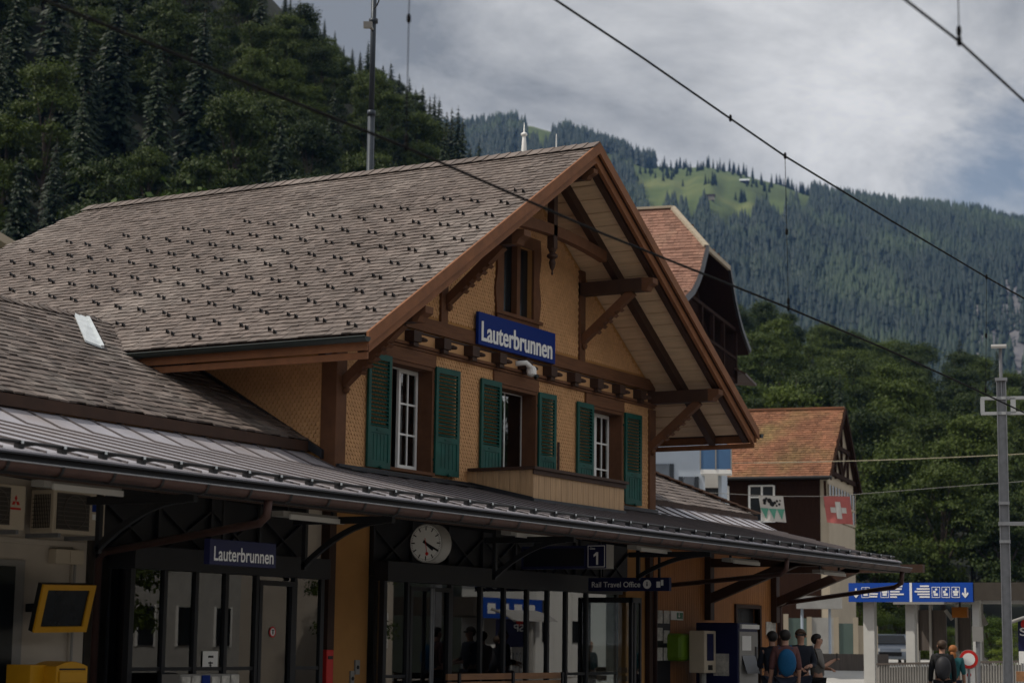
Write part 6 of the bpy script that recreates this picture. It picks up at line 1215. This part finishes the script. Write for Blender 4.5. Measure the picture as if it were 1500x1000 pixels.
# ------------------------------------------------------------------ air, sky, sun
HZ = float(Zm.max())+40
b = MB(); b.box(-60, 3500, -300, 2200, -1.7, HZ)
hm = bpy.data.materials.new('haze_air'); hm.use_nodes = True; nt = hm.node_tree; nt.nodes.clear(); vo = nt.nodes.new('ShaderNodeVolumePrincipled'); vo.inputs['Density'].default_value = HAZE; vo.inputs['Color'].default_value = (.22, .46, 1.0, 1); vo.inputs['Anisotropy'].default_value = .1
out = nt.nodes.new('ShaderNodeOutputMaterial'); nt.links.new(vo.outputs[0], out.inputs['Volume'])
if HAZE > 0: single('haze', b, hm, 'thin blue air between the station and the far mountain', 'haze', kind='stuff', base=Vector((0, 0, 0)))
SUN = Vector((-.42, .55, 1.0)).normalized()
W = bpy.data.worlds.new('World'); scene.world = W; W.use_nodes = True; nt = W.node_tree; N_ = nt.nodes.new; L = nt.links.new; bg = nt.nodes['Background']
sky = N_('ShaderNodeTexSky'); sky.sky_type = 'NISHITA'; sky.sun_disc = False; sky.sun_elevation = math.asin(SUN.z); sky.sun_rotation = math.atan2(SUN.x, SUN.y)
tc = N_('ShaderNodeTexCoord'); sp = N_('ShaderNodeSeparateXYZ'); L(tc.outputs['Generated'], sp.inputs[0])
mz = N_('ShaderNodeMath'); mz.operation = 'ADD'; mz.inputs[1].default_value = .22; L(sp.outputs[2], mz.inputs[0]); mz2 = N_('ShaderNodeMath'); mz2.operation = 'MAXIMUM'; mz2.inputs[1].default_value = .12; L(mz.outputs[0], mz2.inputs[0])
dv_ = N_('ShaderNodeVectorMath'); dv_.operation = 'DIVIDE'; L(tc.outputs['Generated'], dv_.inputs[0]); cb = N_('ShaderNodeCombineXYZ'); [L(mz2.outputs[0], cb.inputs[i]) for i in range(3)]; L(cb.outputs[0], dv_.inputs[1])
mp = N_('ShaderNodeMapping'); mp.inputs['Rotation'].default_value = (0, 0, math.radians(-55)); mp.inputs['Scale'].default_value = (1.15, 1.75, 1); mp.inputs['Location'].default_value = CLOUD_LOC; L(dv_.outputs[0], mp.inputs[0])
n1 = N_('ShaderNodeTexNoise'); n1.inputs['Scale'].default_value = 1.9; n1.inputs['Detail'].default_value = 10; n1.inputs['Roughness'].default_value = .6; n1.inputs['Distortion'].default_value = .25; L(mp.outputs[0], n1.inputs['Vector'])
n2 = N_('ShaderNodeTexNoise'); n2.inputs['Scale'].default_value = 2.3; n2.inputs['Detail'].default_value = 4; L(dv_.outputs[0], n2.inputs['Vector'])
cr_ = N_('ShaderNodeValToRGB'); e = cr_.color_ramp.elements; e[0].position = .32; e[0].color = (.30, .32, .35, 1); e[1].position = .68; e[1].color = (1.0, 1.0, 1.0, 1); L(n1.outputs['Fac'], cr_.inputs[0])
cov = N_('ShaderNodeMapRange'); cov.inputs[1].default_value = .20; cov.inputs[2].default_value = .33; L(n2.outputs['Fac'], cov.inputs[0])
# a gap of blue low in the east
gp = N_('ShaderNodeVectorMath'); gp.operation = 'DISTANCE'; L(tc.outputs['Generated'], gp.inputs[0]); gd = _ray(1440, 275).normalized(); gp.inputs[1].default_value = gd
gn = N_('ShaderNodeMath'); gn.operation = 'MULTIPLY_ADD'; L(n1.outputs['Fac'], gn.inputs[0]); gn.inputs[1].default_value = .24; L(gp.outputs['Value'], gn.inputs[2]); gr_ = N_('ShaderNodeMapRange'); gr_.inputs[1].default_value = .125; gr_.inputs[2].default_value = .17; gr_.inputs[3].default_value = .3; L(gn.outputs[0], gr_.inputs[0])
mn = N_('ShaderNodeMath'); mn.operation = 'MINIMUM'; L(cov.outputs[0], mn.inputs[0]); L(gr_.outputs[0], mn.inputs[1])
sk = N_('ShaderNodeVectorMath'); sk.operation = 'SCALE'; sk.inputs['Scale'].default_value = SKY; L(sky.outputs[0], sk.inputs[0]); cs = N_('ShaderNodeVectorMath'); cs.operation = 'SCALE'; fy = N_('ShaderNodeMapRange'); L(sp.outputs[1], fy.inputs[0]); fy.inputs[1].default_value = .2; fy.inputs[2].default_value = -.6; fy.inputs[3].default_value = CLOUD; fy.inputs[4].default_value = CLOUD*1.25; L(fy.outputs[0], cs.inputs['Scale']); L(cr_.outputs[0], cs.inputs[0])  # clouds made brighter behind the camera, added to lift the light on the facade
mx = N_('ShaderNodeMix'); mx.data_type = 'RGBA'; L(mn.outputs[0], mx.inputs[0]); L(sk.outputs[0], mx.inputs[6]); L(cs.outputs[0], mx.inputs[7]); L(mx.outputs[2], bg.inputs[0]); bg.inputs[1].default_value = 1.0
sl = bpy.data.lights.new('sun', 'SUN'); sl.energy = SUN_E; sl.angle = math.radians(1.0); sl.color = (1, .93, .82); so = bpy.data.objects.new('sun', sl); COL.objects.link(so); so.rotation_euler = SUN.to_track_quat('Z', 'Y').to_euler(); so.location = (0, 0, 60)
vs = scene.view_settings; vs.view_transform = 'Standard'; vs.look = 'None'; vs.exposure = EXPO; vs.gamma = 1
scene.display_settings.display_device = 'sRGB'
cy = scene.cycles; cy.max_bounces = 6; cy.diffuse_bounces = 3; cy.glossy_bounces = 3; cy.transmission_bounces = 4; cy.transparent_max_bounces = 10; cy.volume_bounces = 0; cy.caustics_reflective = False; cy.caustics_refractive = False
